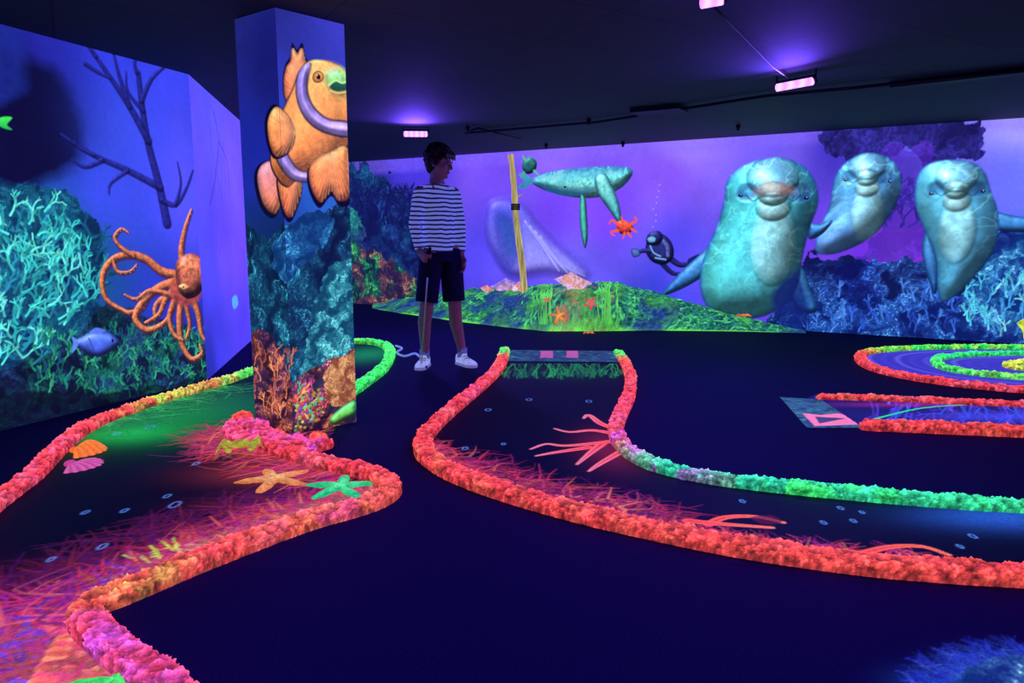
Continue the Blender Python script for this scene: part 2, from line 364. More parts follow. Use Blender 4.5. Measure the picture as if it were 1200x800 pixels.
# dark coral canopy
W.reef([(970,152),(1010,145),(1060,140),(1120,141),(1152,157),(1146,180),(1100,192),(1060,180),(985,188),(962,172)],(24,22,84),(62,54,175),rag=.13)
W.reef([(1040,175),(1085,178),(1095,230),(1085,295),(1040,305),(1005,305),(1030,260)],(62,32,160),(96,56,210),rag=.14,alpha=.7)
for k in range(24): W.branch(1030+random.random()*70,230+random.random()*40,math.pi/2+random.uniform(-1,1),14,2.5,(52,36,150),3)
# reef at the bottom right
W.reef([(915,345),(945,305),(985,298),(1010,308),(1060,300),(1100,325),(1150,282),(1175,270),(1230,258),(1300,250),(1300,405),(925,400)],(10,16,84),(48,92,220),(12,18,76),(56,120,215),rag=.12,k=1.2,hl=(90,155,250))
W.reef([(1150,300),(1175,275),(1230,266),(1300,260),(1300,400),(1160,396),(1130,355)],(10,40,116),(80,185,235),(14,30,106),(66,140,230),rag=.12,k=1.4,hl=(165,240,250))
W.reef([(925,366),(1000,348),(1090,352),(1150,372),(1160,400),(925,398)],(10,24,96),(56,125,225),rag=.08,k=1.6,hl=(120,200,250))
for k in range(60): W.branch(1130+random.random()*130,394-random.random()*60,math.pi/2+random.uniform(-.7,.7),8,2,random.choice([(80,195,230),(60,150,220),(120,220,240)]),3)
for k in range(50): W.branch(930+random.random()*190,392-random.random()*50,math.pi/2+random.uniform(-.6,.6),6,1.8,random.choice([(50,100,210),(36,70,180),(70,130,230)]),3)
# dolphins
def dolphin(body,fins,snout,eyes,cA,cB,sd_,sc_=1):
    x,y=snout; r=18*sc_
    for f in fins: W.poly(f,(90,170,225),(40,100,185),rim=(20,70,150),rw=2,noise=.2,vol=10*sc_,amb=.45)
    bumps=[(x,y-r*.95,r*1.75,r*1.25,12*sc_,(120,190,238)),
           (x,y+r*3.4,r*1.6,r*2.6,6*sc_,(165,235,250)),
           (x-r*1.7,y+r*.1,r*.75,r*.6,-4*sc_,(60,135,190)),(x+r*1.75,y+r*.1,r*.75,r*.6,-4*sc_,(60,125,205)),
           (x,y+r*1.0,r*1.15,r*.85,8*sc_,(175,232,240)),
           (x,y+r*.15,r*1.0,r*.72,13*sc_,(150,222,228))]
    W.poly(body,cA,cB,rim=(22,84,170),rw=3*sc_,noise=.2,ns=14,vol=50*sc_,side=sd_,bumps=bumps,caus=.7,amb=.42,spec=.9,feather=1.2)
    W.stroke([(x-r*1.75,y+r*.25),(x-r*1.3,y+r*.62),(x-r*.9,y+r*.42),(x-r*.45,y+r*.28),(x,y+.24*r),(x+r*.45,y+r*.28),(x+r*.9,y+r*.42),(x+r*1.3,y+r*.62),(x+r*1.75,y+r*.25)],1.6*sc_,1.6*sc_,(10,44,100),soft=2.4,alpha=.75)
    W.stroke([(x-r*.85,y-r*.35),(x,y-r*.62),(x+r*.85,y-r*.35)],1.4,1.4,(20,70,130),soft=4,alpha=.55)
    for ex,ey in eyes:
        W.poly([(ex-7*sc_,ey),(ex,ey-5*sc_),(ex+7*sc_,ey),(ex,ey+4*sc_)],(20,70,130),feather=3,alpha=.6)
        W.dab(*W.px(ex,ey),.026*sc_,.02*sc_,(6,12,44)); W.dab(*W.px(ex+.5,ey-.8),.007,.007,(200,225,250))
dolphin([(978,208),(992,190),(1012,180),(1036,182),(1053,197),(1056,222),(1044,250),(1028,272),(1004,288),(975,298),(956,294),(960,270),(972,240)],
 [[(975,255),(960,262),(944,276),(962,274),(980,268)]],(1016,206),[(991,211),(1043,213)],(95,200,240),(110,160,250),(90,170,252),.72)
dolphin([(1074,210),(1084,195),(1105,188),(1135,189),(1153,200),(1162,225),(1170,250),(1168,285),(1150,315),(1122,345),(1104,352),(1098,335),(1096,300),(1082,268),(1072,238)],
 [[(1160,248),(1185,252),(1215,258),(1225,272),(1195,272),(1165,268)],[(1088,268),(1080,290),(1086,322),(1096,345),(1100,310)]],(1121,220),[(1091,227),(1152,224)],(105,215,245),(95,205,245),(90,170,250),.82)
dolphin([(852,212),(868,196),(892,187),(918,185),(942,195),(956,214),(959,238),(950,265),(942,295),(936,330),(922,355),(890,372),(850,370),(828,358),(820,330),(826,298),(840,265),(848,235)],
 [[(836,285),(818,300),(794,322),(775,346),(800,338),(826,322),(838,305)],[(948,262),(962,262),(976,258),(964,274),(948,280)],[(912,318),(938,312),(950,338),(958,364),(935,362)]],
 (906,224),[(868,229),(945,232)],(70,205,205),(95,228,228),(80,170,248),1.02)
W.poly([(890,219),(906,213),(922,217),(930,226),(906,229),(884,228)],(230,150,110),(160,120,130),feather=5,alpha=.5,noise=.3)
W.poly([(905,345),(935,318),(945,345),(948,378),(915,378)],(18,26,100),(16,34,116),alpha=.85,feather=4,rag=.03)
W.build('wall_back',M_mural)

# ---- left wall (front panel) and left wall (rear panel)
p0=on_z(0,505); p1=on_z(243,445); p2=on_z(292,401)
d1=unit(p1-p0); O1=p0-d1*1.5; L1=np.linalg.norm(p1-p0)+1.5
A1=Mural(O1,d1,UP,L1,H,.005)
A1.wash([(0,40,(24,26,116)),(60,40,(36,38,164)),(140,60,(46,56,214)),(200,100,(60,70,244)),(200,200,(72,76,248)),(120,225,(60,76,236)),(40,150,(14,20,90)),(60,250,(30,90,170)),
 (100,330,(22,84,140)),(200,350,(44,62,210)),(230,400,(32,44,158)),(20,470,(8,28,66)),(150,450,(10,24,70)),(230,250,(82,80,250))])
A1.poly([(-60,50),(40,72),(75,100),(96,150),(85,195),(40,215),(-60,210)],(10,10,50),feather=12,rag=.05)
A1.poly([(-60,20),(20,25),(28,60),(22,110),(-60,130)],(28,46,150),feather=8,alpha=.6,rag=.04)
A1.glow(150,150,.3,.35,(64,94,250),.4); A1.glow(215,200,.15,.4,(94,92,254),.4)
for q,w0,w1 in [([(196,262),(186,215),(173,165),(166,120),(162,85)],13,7),([(174,165),(152,125),(130,92),(108,60)],11,5),([(152,125),(140,90),(133,62)],8,3),([(166,118),(178,92),(196,76)],8,3),
  ([(188,220),(150,200),(110,182),(72,158)],10,4),([(120,188),(100,196),(85,188)],7,3),([(190,235),(206,240),(218,222),(226,200)],8,3),([(150,200),(130,215),(128,228)],6,2),([(206,240),(212,215),(208,190)],6,2),
  ([(168,130),(150,108),(148,84)],7,2),([(112,66),(102,52),(96,40)],6,3),([(100,75),(115,85),(130,92)],6,4),([(110,182),(92,172),(88,160)],6,2),([(160,85),(158,72),(166,62)],6,3),([(133,62),(126,52)],5,3)]: A1.stroke(q,w0,w1,(32,34,128),soft=2,rnd=True,alpha=.92)
A1.reef([(-80,380),(60,400),(120,360),(180,372),(240,398),(250,450),(120,490),(0,515),(-80,520)],(4,14,34),(30,110,110),(6,14,40),(40,80,140),rag=.05,k=2.2)
A1.reef([(100,395),(180,380),(245,402),(245,446),(130,470),(95,440)],(6,30,40),(40,150,120),(10,20,50),(40,90,150),rag=.04,k=2.6)
A1.reef([(-80,222),(30,214),(90,235),(120,280),(115,350),(80,400),(-80,440)],(6,36,74),(30,120,150),rag=.04,k=2.2)
for layer in range(3):
    pal=[[(16,80,106),(20,90,126)],[(36,150,160),(34,130,160)],[(70,215,200),(100,240,220),(50,190,190)]][layer]
    for k in range([150,150,150][layer]):
        u=random.uniform(-60,114); v=random.uniform(240,428)
        if v>420-(u-40)*1.0 and u>40: continue
        if v<232+max(0,u-40)*.7: continue
        A1.branch(u+random.uniform(-3,3),v,math.pi/2+random.uniform(-.9,.9)+(.3 if u<20 else -.25),random.uniform(8,13),[4.5,3.6,2.7][layer],random.choice(pal),2,.7)
for k in range(190): A1.branch(random.uniform(40,240),random.uniform(390,465),math.pi/2+random.uniform(-.8,.8),6,2.0,random.choice([(20,100,90),(26,130,100),(20,80,110),(50,160,120)]),2,.7)
A1.reef([(-80,470),(60,458),(150,458),(240,442),(250,460),(0,520),(-80,530)],(3,8,24),(14,40,60),rag=.03,k=2.5,alpha=.8)
# octopus
oc=(214,116,74)
for q,w0,w1 in [([(216,316),(212,296),(216,270),(224,246)],11,3),([(210,322),(190,318),(172,304),(152,298),(132,304),(120,322),(124,350),(150,366)],11,4),([(150,366),(166,362),(172,350),(164,344)],5,2),
  ([(206,330),(188,336),(170,350),(158,372),(172,386),(192,378),(204,360)],11,4),([(156,299),(142,290),(134,278),(142,268),(150,272)],6,2),([(212,340),(196,346),(182,358),(182,374)],9,4),([(214,345),(210,370),(212,400),(224,420),(236,414),(234,404)],10,3),
  ([(224,345),(232,368),(236,392),(247,404)],10,3),([(208,335),(194,350),(186,368),(170,378)],9,3),([(230,326),(238,318),(239,304)],8,3),([(132,304),(138,318),(152,318),(160,310)],5,2),([(205,350),(198,372),(204,392),(214,398)],8,3),([(200,345),(176,340),(160,350),(146,345)],6,2),([(216,350),(222,380),(218,396)],7,3)]:
    A1.stroke([(x+1,y+1.5) for x,y in q],w0+2,w1+1.5,(70,30,60),alpha=.8,soft=2); A1.stroke(q,w0,w1,oc,(230,134,84),rnd=True)
    Q=catmull(np.array(q,float),False,5)
    for i in range(0,len(Q),2): A1.dab(*A1.px(Q[i][0]+1,Q[i][1]+1.5),.004,.004,(255,200,140),.7)
A1.poly([(200,332),(208,322),(216,326),(228,330),(236,342),(228,356),(212,358),(200,348)],(190,90,66),(140,60,64),noise=.4,ns=50,feather=3)
A1.poly([(206,322),(206,308),(216,298),(230,298),(240,310),(241,328),(234,344),(220,350),(209,340)],(232,134,88),(170,80,70),rim=(110,44,60),rw=3,noise=.5,ns=45,vol=17,amb=.25)
A1.poly([(209,336),(216,332),(222,337),(216,341)],(255,180,110),feather=1,vol=4); A1.dab(*A1.px(215,336),.010,.006,(20,10,20))
# blue fish
A1.poly([(86,402),(98,394),(112,388),(128,390),(140,400),(132,410),(116,418),(100,413)],(100,140,250),(60,84,225),rim=(40,60,170),rw=2,vol=10,noise=.25)
A1.poly([(92,402),(84,394),(86,402),(84,414)],(90,130,235)); A1.dab(*A1.px(132,399),.01,.012,(10,10,40)); A1.stroke([(104,396),(110,410)],1.5,1.5,(50,60,170)); A1.poly([(104,392),(112,384),(124,388)],(90,120,235))
A1.poly([(-6,142),(4,137),(14,138),(8,146),(14,152),(2,149)],(70,240,90),(40,190,80))
A1.build('wall_left',M_mural)
d2=unit(p2-p1)
MM=np.array([[d2[0],-dA[0]],[d2[1],-dA[1]]]); sol=np.linalg.solve(MM,(O-p1)[:2]); L2t=sol[0]
A2=Mural(p1,d2,UP,L2t,H,.009)
A2.wash([(245,100,(80,78,246)),(255,150,(100,88,253)),(270,200,(114,86,254)),(262,300,(106,76,252)),(280,300,(112,76,252)),(256,400,(66,62,232)),(285,390,(80,62,236)),(246,430,(38,42,170)),(246,300,(78,72,240))])
for k in range(12):
    x=245+k*4; A2.stroke([(x,140+k*6),(x+3,220),(x+1,300),(x+4,380)],1.4,1,(70,52,210),alpha=.5,soft=2)
A2.stroke([(250,130),(256,165),(252,210),(246,240)],3,2,(34,30,120),alpha=.8); A2.stroke([(256,165),(266,190),(270,230)],2,1,(40,34,140),alpha=.8); A2.stroke([(246,150),(250,190),(262,240),(258,300)],2,1,(50,40,160),alpha=.6)
A2.poly([(272,350),(277,346),(279,356),(274,362)],(90,170,240))
A2.build('wall_left_rear',M_mural)
Er=O+dA*LW
M_dark=solid('dark_wall_paint',(30,30,70),.9,nscale=6)
me=bpy.data.meshes.new('wall_right'); dr=np.array([-dA[1],dA[0],0])*-1
q=[Er,Er+dr*7]; me.from_pydata([tuple(q[0]),tuple(q[1]),tuple(q[1]+UP*H),tuple(q[0]+UP*H)],[],[(0,1,2,3)]); me.materials.append(M_dark); link(bpy.data.objects.new('wall_right',me))

# ================================================================ PILLAR
pil=empty('painted_pillar')
n_=on_z(322,8,H); r_=on_z(403,28,H); l_=on_z(275,22,H)
n_[2]=r_[2]=l_[2]=0
dr_=unit(r_-n_); wR=np.linalg.norm(r_-n_); dl_=unit(l_-n_); wL=np.linalg.norm(l_-n_); far=r_+(l_-n_)
me=bpy.data.meshes.new('core'); cc=(n_+far)/2; cs=[cc+(p-cc)*.985 for p in (n_,r_,far,l_)]
me.from_pydata([tuple(p) for p in cs]+[tuple(p+UP*(H-.002)) for p in cs],[],[(0,1,2,3),(4,5,6,7),(0,1,5,4),(1,2,6,5),(2,3,7,6),(3,0,4,7)]); me.materials.append(M_dark); link(bpy.data.objects.new('core',me),pil)
PR=Mural(n_,dr_,UP,wR,H-.003,.003); PL=Mural(l_,-dl_,UP,wL,H-.003,.003)
PR.wash([(330,20,(36,42,130)),(390,40,(60,60,190)),(350,60,(46,52,170)),(345,260,(26,60,150)),(400,200,(44,110,215)),(380,260,(40,100,195)),(400,300,(26,70,125)),(350,330,(10,34,70)),(400,420,(10,36,60)),(350,470,(10,16,40)),(360,380,(8,36,56))],na=.2)
PL.wash([(280,40,(34,40,130)),(310,60,(20,22,104)),(290,180,(24,34,144)),(310,300,(12,36,90)),(295,350,(16,56,120)),(320,420,(10,20,40)),(310,470,(24,20,40))],na=.25)
for P in (PR,PL):
    P.reef([(285,262),(315,280),(340,262),(372,250),(410,240),(416,330),(414,445),(300,445),(286,330)],(6,20,54),(28,100,140),(6,30,64),(40,140,170),rag=.04,k=2.2,hl=(90,200,215))
    P.reef([(352,440),(362,390),(376,340),(394,306),(416,312),(416,385),(402,430),(372,444)],(10,60,90),(100,235,230),rag=.03,k=2.8,hl=(180,250,245))
    P.reef([(318,290),(340,262),(372,246),(392,262),(380,290),(350,315),(330,330)],(10,46,100),(50,140,200),rag=.03,k=2.6,hl=(110,205,225))
    P.reef([(294,400),(312,385),(332,420),(344,455),(344,505),(298,482)],(30,14,30),(190,94,70),(30,16,50),(150,80,110),rag=.03,k=3,hl=(250,170,100))
    P.reef([(342,455),(365,432),(395,418),(418,412),(422,470),(414,500),(344,515)],(30,10,40),(230,120,70),(20,40,60),(210,70,130),rag=.025,k=3.2,hl=(255,220,120))
    for k in range(40): P.branch(296+random.random()*46,490-random.random()*75,math.pi/2+random.uniform(-.3,.3),7,2.4,random.choice([(205,110,80),(160,80,66),(230,140,96)]),2)
    for k in range(26): P.branch(344+random.random()*40,490-random.random()*35,math.pi/2+random.uniform(-.6,.6),6,2,random.choice([(40,200,150),(230,90,70),(230,180,90),(200,70,130)]),2)
    P.reef([(380,440),(390,424),(404,416),(418,416),(420,462),(400,476),(382,468)],(120,60,40),(255,200,130),rag=.02,k=4)
    P.speckle([(345,470),(375,455),(378,490),(346,508)],90,(1.2,2.6),[(240,70,80),(90,220,120),(240,220,90),(90,90,220)])
    P.poly([(386,492),(394,482),(408,472),(417,470),(417,484),(404,492),(392,498)],(80,225,110),(150,210,90),rim=(30,120,80),rw=2,vol=8,noise=.3)
    # clownfish
    BK=(8,6,34)
    def fin(Q,root,c1,c2,edge=1.6,sx_=.88,dx=0,dy=0):
        P.poly(Q,BK,noise=0,feather=.8); cxm=np.array(root,float)
        Q2=[(cxm[0]+(u-cxm[0])*sx_+dx,cxm[1]+(v-cxm[1])*sx_+dy) for u,v in Q]
        P.poly(Q2,c1,c2,feather=edge,noise=.2,ns=40,vol=14,amb=.55,spec=.3)
        n=len(Q2)
        for i in range(n):
            for w_ in (0,.33,.66):
                e=np.array(Q2[i])*(1-w_)+np.array(Q2[(i+1)%n])*w_
                P.stroke([root,tuple(e)],.5,1.0,(190,84,50),alpha=.4,soft=1.5)
                P.stroke([(root[0]+1,root[1]),(e[0]+1.2,e[1])],.4,.8,(255,220,170),alpha=.3,soft=1.5)
    # dorsal
    fin([(334,118),(331,96),(334,76),(340,66),(342,50),(348,58),(354,50),(358,66),(364,80),(356,100),(346,118)],(350,112),(255,156,100),(250,130,80))
    # tail
    fin([(298,214),(301,196),(314,188),(330,196),(334,214),(330,240),(320,256),(306,244)],(336,202),(214,140,170),(244,130,84))
    # pelvic fin
    fin([(324,208),(344,204),(354,214),(352,234),(341,260),(331,250)],(344,202),(255,156,90),(236,108,64))
    body=[(353,82),(366,71),(386,73),(402,82),(411,104),(411,150),(404,178),(388,198),(372,208),(352,208),(338,218),(326,208),(318,188),(322,154),(334,126),(344,104)]
    P.poly([(u+(-1.5 if u<370 else .5),v+(2 if v>150 else -1)) for u,v in body],BK,noise=0,feather=.8)
    P.poly(body,(255,178,96),(250,134,66),noise=.14,ns=60,vol=44,amb=.6,spec=.5,feather=1.4,side=(255,150,90))
    for k in range(520):
        u=random.uniform(324,408); v=random.uniform(104,205)
        if (u-326)<(150-v)*.6: continue
        if v>200-(u-360)*.3 and u>372: continue
        x_,y_=P.px(u,v); mm=P.m(u,v)*1.7; P.stroke([(x_-mm,y_+mm*.3),(x_,y_-mm*.5),(x_+mm,y_+mm*.3)],.002,.002,random.choice([(226,112,60),(255,200,140)]),metric=True,alpha=.35,n=2)
    # white bars (fluoresce lilac), thin dark margins
    def bar(Q):
        cm=np.mean(np.array(Q,float),0)
        P.poly(Q,(20,10,40),noise=0,feather=1.2)
        from_=np.array(Q,float); k=len(Q)//2
        L_=from_[:k]; R_=from_[k:][::-1]
        L2=L_+(R_-L_)*.13; R2=R_+(L_-R_)*.13
        P.poly([tuple(p) for p in L2]+[tuple(p) for p in R2[::-1]],(150,134,236),(190,160,240),noise=.2,ns=30,feather=1.6,vol=16,amb=.6,spec=.5)
    bar([(350,84),(346,104),(350,126),(362,145),(382,157),(410,161),(410,143),(386,139),(371,128),(363,114),(361,98),(365,74)])
    bar([(321,154),(320,174),(328,196),(344,212),(366,213),(364,203),(350,198),(340,184),(334,166),(333,136)])
    # anal / pectoral fins in front of the body
    fin([(360,200),(372,186),(390,178),(409,174),(412,234),(398,242),(388,230),(374,244),(362,224)],(388,178),(255,166,92),(242,118,64))
    fin([(322,122),(311,138),(312,165),(321,186),(338,180),(346,160),(340,138)],(344,156),(255,176,104),(246,130,74))
    # face: cheek, eye, mouth
    P.poly([(366,78),(388,75),(404,84),(410,104),(409,136),(390,132),(376,122),(367,106)],(255,196,110),(255,160,84),feather=5,alpha=.55,noise=.2,ns=60)
    P.poly([(382,86),(394,80),(406,86),(411,100),(406,112),(390,110),(382,98)],(110,225,140),(130,200,120),feather=5,alpha=.85,noise=.25,ns=60,vol=12,amb=.6)
    P.poly([(386,100),(394,95),(402,98),(410,95),(410,104),(400,107),(390,106)],(40,120,80),(20,60,50),feather=1.5)
    P.stroke([(385,100),(393,94),(401,97),(411,93)],2.4,2,(190,240,150),soft=1.5); P.stroke([(387,106),(397,109),(411,106)],2.4,2,(230,190,110),soft=1.5)
    P.poly([(366,91),(368,85),(374,83),(379,87),(379,93),(374,97),(368,96)],(255,190,90),(200,110,50),rim=(50,20,20),rw=1.2,noise=0); P.dab(*P.px(373,90),.013,.014,(8,8,20)); P.dab(*P.px(371.5,88.5),.004,.004,(255,255,255))
PR.build('painted_face_front',M_mural,pil,off=.001); PL.build('painted_face_side',M_mural,pil,off=.001)

# ================================================================ LANES
def floor_mural(clip):
    P=np.array([on_z(*p) for p in clip]); mn=P.min(0)-.1; mx=P.max(0)+.1
    return Mural((mn[0],mn[1],.004),(1,0,0),(0,1,0),mx[0]-mn[0],mx[1]-mn[1],.0065)
def border(name,pts,pal,parent,w=.055,h=.06,step=.007,amp=.012):
    P=np.array([on_z(u,v,.025) for u,v in pts]); P[:,2]=0
    P,t=resample(catmull(P,False,8),step)
    T=np.gradient(P,axis=0); T/=np.linalg.norm(T,axis=1)[:,None]+1e-9; Nn=np.stack([T[:,1],-T[:,0],T[:,2]*0],1)
    k=28; th=np.linspace(0,math.pi,k); n=len(P)
    sc_=np.ones(n); e=6; sc_[:e]=np.linspace(.5,1,e); sc_[-e:]=np.linspace(1,.5,e)
    cx=np.sign(np.cos(th))*np.abs(np.cos(th))**.6*w; cz=np.sin(th)**.5*h
    V=P[:,None,:]+Nn[:,None,:]*(cx[None,:,None]*sc_[:,None,None])+UP*(cz[None,:,None]*sc_[:,None,None])
    nr=Nn[:,None,:]*np.cos(th)[None,:,None]+UP*np.sin(th)[None,:,None]
    f1=fbm3(V*50,1); f2=np.abs(fbm3(V*110,4,2)-.5)*2; f0=vn3(V*11,2)
    D=(f1-.5)*2.2*amp+(f2-.2)*amp*1.3+(f0-.5)*amp*.9
    env=np.clip(np.sin(th)*2.5,.15,1)[None,:]
    V=V+nr*(D*env)[...,None]; V[...,2]=np.maximum(V[...,2],0.0)
    V[:,0,2]=0; V[:,-1,2]=0
    tp=[p[0] for p in pal]; cA=np.stack([np.interp(t,tp,[p[1][c] for p in pal]) for c in range(3)],1)
    cB=np.stack([np.interp(t,tp,[p[2][c] for p in pal]) for c in range(3)],1)
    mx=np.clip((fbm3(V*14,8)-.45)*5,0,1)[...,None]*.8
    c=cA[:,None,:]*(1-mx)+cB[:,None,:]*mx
    k1=np.clip(.78+1.4*(f1-.44)+.8*(f2-.25),.28,1.3)[...,None]  # crevice shade and bright raised bumps painted into the colour from the relief
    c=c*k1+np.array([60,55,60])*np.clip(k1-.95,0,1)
    c=c*(.72+.28*np.clip(np.sin(th)*1.5,0,1))[None,:,None]  # border top kept bright, low sides darkened in the colour too
    c=lin(np.clip(c,0,255))
    id=np.arange(n*k).reshape(n,k); q=np.stack([id[:-1,:-1],id[:-1,1:],id[1:,1:],id[1:,:-1]],-1).reshape(-1,4)
    V=V.reshape(-1,3); c=c.reshape(-1,3)
    for row,fl in ((0,0),(n-1,1)):
        m=id[row]
        for i in range(k//2-1):
            qq=[m[i],m[i+1],m[k-2-i],m[k-1-i]]
            if len(set(qq))==4: q=np.vstack([q,qq if fl else qq[::-1]])
    return mesh_np(name,V,q,M_coral,c,True,parent)
RED=(255,66,78); ORG=(255,116,78); PNK=(255,78,150); PUR=(196,76,220); GRN=(60,255,100); LIM=(170,255,80); TEA=(50,230,170); YEL=(255,200,70)

# ---- left hole
lane=empty('minigolf_lane')
farL=[(-200,735),(-60,630),(0,583),(40,553),(75,518),(110,495),(160,476),(215,459),(262,446),(302,431),(350,412),(400,401),(440,401),(457,410),(449,430),(420,452),(405,462)]
near=[(388,516),(352,523),(312,508),(284,495),(271,503),(290,516),(330,526),(375,540),(420,549),(452,562),(456,574),(430,589),(360,609),(290,634),(220,661),(155,688),(108,707),(100,722),(125,748),(165,780),(205,812),(260,860)]
clipL=farL+[(400,490)]+near[7:]+[(240,930),(-300,930)]
G=floor_mural(clipL)
G.glow(215,485,.42,.5,(14,150,64),.75); G.glow(150,508,.25,.18,(30,210,90),.5); G.glow(430,415,.25,.4,(20,150,80),.6); G.glow(290,475,.5,.4,(14,80,60),.5)
G.flames([(100,505),(160,482),(215,466),(270,452)],-1,200,(.1,.45),[(30,190,90),(70,240,100),(20,130,70)],w=.010,a=.6)
redp=[(255,70,66),(240,60,80),(255,106,76),(230,60,120),(200,50,120),(255,136,90)]
dkr=[(130,24,60),(100,20,70),(150,40,50),(90,20,90)]
G.glow(60,790,.5,.35,(170,34,100),.85); G.glow(330,552,.3,.16,(170,56,50),.6); G.glow(360,592,.3,.09,(160,50,56),.6); G.glow(180,670,.3,.1,(140,36,66),.5)
edge=[(445,572),(420,590),(350,610),(290,632),(220,660),(150,690),(112,706)]
top=[(290,514),(330,525),(375,539),(430,552)]
G.flames(edge,-1,380,(.15,.6),dkr,w=.014,bias=.3,wig=.28)
G.flames(top,1,220,(.1,.5),dkr+redp,w=.013,bias=.3); G.flames(top,-1,260,(.1,.5),redp,w=.013,bias=-.5)
G.flames([(270,500),(282,515),(300,520)],1,110,(.1,.45),redp,w=.013,ang=1.2); G.flames([(270,500),(282,515),(300,520)],-1,110,(.1,.4),redp,w=.013,ang=1.2)
G.flames(edge,-1,420,(.08,.36),redp,w=.016,bias=.35,wig=.28)
G.flames(edge,-1,420,(.03,.2),[(255,130,90),(255,100,90),(255,80,130),(255,166,120)],w=.022,wig=.3)
G.flames([(110,712),(128,750),(168,785),(215,825),(260,870)],-1,420,(.15,.7),redp+[(200,70,160)],w=.018,wig=.28)
G.flames([(-80,850),(-30,800),(0,770),(60,740),(110,735)],-1,300,(.1,.5),redp+[(210,60,160)],w=.016,wig=.28)
G.flames([(-80,850),(-30,800),(0,770),(60,740),(110,735)],1,340,(.1,.5),redp+[(210,60,160),(160,40,140),(120,80,200)],w=.018,ang=1.4,wig=.3)
G.flames([(20,860),(60,790),(90,740)],1,200,(.1,.5),[(200,60,140),(230,80,120),(255,110,110),(130,90,210)],w=.018,wig=.3)
G.flames([(20,860),(60,790),(90,740)],-1,160,(.05,.3),[(255,110,90),(255,90,120),(255,150,110)],w=.022,wig=.3)
for k in range(10):
    u=random.uniform(150,260); v=652-(u-180)*.3+random.uniform(-8,8); G.branch(u,v,math.pi*.8+random.uniform(-.5,.5),7,1.8,(190,230,70),1)
for u,v,r in [(205,591,5),(196,581,3),(146,598,3),(176,500,4),(230,543,3),(60,655,3),(137,508,3),(120,640,4),(100,600,3)]: G.bubble(u,v,r)
G.build('painted_surface',M_lane,lane,clip=clipL)
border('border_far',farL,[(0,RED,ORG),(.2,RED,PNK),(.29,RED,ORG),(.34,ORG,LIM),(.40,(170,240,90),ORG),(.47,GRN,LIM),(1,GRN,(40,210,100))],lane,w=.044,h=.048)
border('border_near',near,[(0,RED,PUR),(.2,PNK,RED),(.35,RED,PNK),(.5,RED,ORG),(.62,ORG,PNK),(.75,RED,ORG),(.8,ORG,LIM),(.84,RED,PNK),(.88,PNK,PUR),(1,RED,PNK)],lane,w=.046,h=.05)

# ---- middle hole
lane2=empty('minigolf_lane')
lb=[(592,409),(589,420),(582,433),(562,452),(530,478),(504,502),(495,520),(505,537),(540,557),(600,578),(680,600),(760,618),(850,636),(940,650),(1030,661),(1120,668),(1210,673),(1320,678)]
rb=[(724,412),(733,425),(739,442),(737,462),(728,482),(722,500),(727,517),(745,533),(775,546),(830,558),(900,567),(980,575),(1060,582),(1140,588),(1220,592),(1330,597)]
clipM=lb+[(1330,600)]+rb[::-1]
G=floor_mural(clipM)
G.glow(660,436,.35,.3,(8,50,34),.5)
for k in range(60): G.branch(random.uniform(600,722),426,-math.pi/2+random.uniform(-1,1),6,1.0,random.choice([(24,110,56),(30,140,66),(16,80,56)]),3)
G.glow(715,525,.14,.3,(130,30,50),.6)
G.flames(rb[3:9],1,260,(.1,.42),dkr,w=.012,bias=-.1,wig=.28)
G.flames(rb[4:9],1,300,(.08,.34),redp,w=.014,bias=-.1,wig=.28)
G.flames(rb[4:10],1,260,(.05,.2),[(255,100,90),(255,140,90)],w=.02,wig=.3)
for q in [[(728,510),(696,504),(668,506),(650,502)],[(724,516),(690,520),(660,522),(640,520),(622,526)],[(724,503),(704,496),(690,486),(684,490)],[(705,520),(690,532),(676,544)],[(735,525),(705,542),(690,552)],[(690,524),(650,530),(628,534)]]:
    G.stroke(q,12,3,(255,80,84),(255,140,170)); G.stroke(q,3,1,(120,20,60),alpha=.7)
G.flames(lb[6:16],1,460,(.05,.22),redp,w=.012,wig=.28)
G.flames(lb[7:12],1,420,(.1,.4),redp+dkr,w=.013,bias=-.5,wig=.25)
G.flames(lb[6:16],1,420,(.03,.1),[(255,120,90),(255,90,100),(255,156,100)],w=.02,wig=.3)
for q in [[(830,614),(850,606),(885,605),(918,612)],[(1005,650),(1040,641),(1080,640),(1112,650)],[(985,645),(1030,650),(1085,655)],[(806,610),(850,614),(905,618)]]: G.stroke(q,13,6,(255,76,62),(255,130,96)); G.stroke(q,4,1,(170,30,50),alpha=.7)
G.poly([(880,606),(905,604),(916,612),(895,614)],(80,10,40),alpha=.8,feather=1)
G.flames(rb[10:],1,260,(.04,.16),[(30,190,130),(40,230,150),(20,120,120)],w=.011)
G.glow(1180,606,.3,.12,(40,90,200),.8)
for u,v,r in [(545,525,3),(572,480,3),(620,468,3),(690,470,3),(800,560,3),(985,595,2.5),(1000,610,2.5),(1140,628,3),(870,587,2.5),(965,612,2.5),(1125,640,2.5),(1010,600,2),(590,520,2)]: G.bubble(u,v,r)
G.build('painted_surface',M_lane,lane2,clip=clipM)
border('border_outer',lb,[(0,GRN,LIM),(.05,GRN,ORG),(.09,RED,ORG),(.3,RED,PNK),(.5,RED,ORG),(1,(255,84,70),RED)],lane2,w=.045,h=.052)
border('border_inner',rb,[(0,GRN,LIM),(.05,GRN,RED),(.1,RED,ORG),(.42,RED,PNK),(.56,(245,90,110),PUR),(.66,TEA,PUR),(.75,TEA,GRN),(1,(60,235,140),TEA)],lane2,w=.04,h=.046)

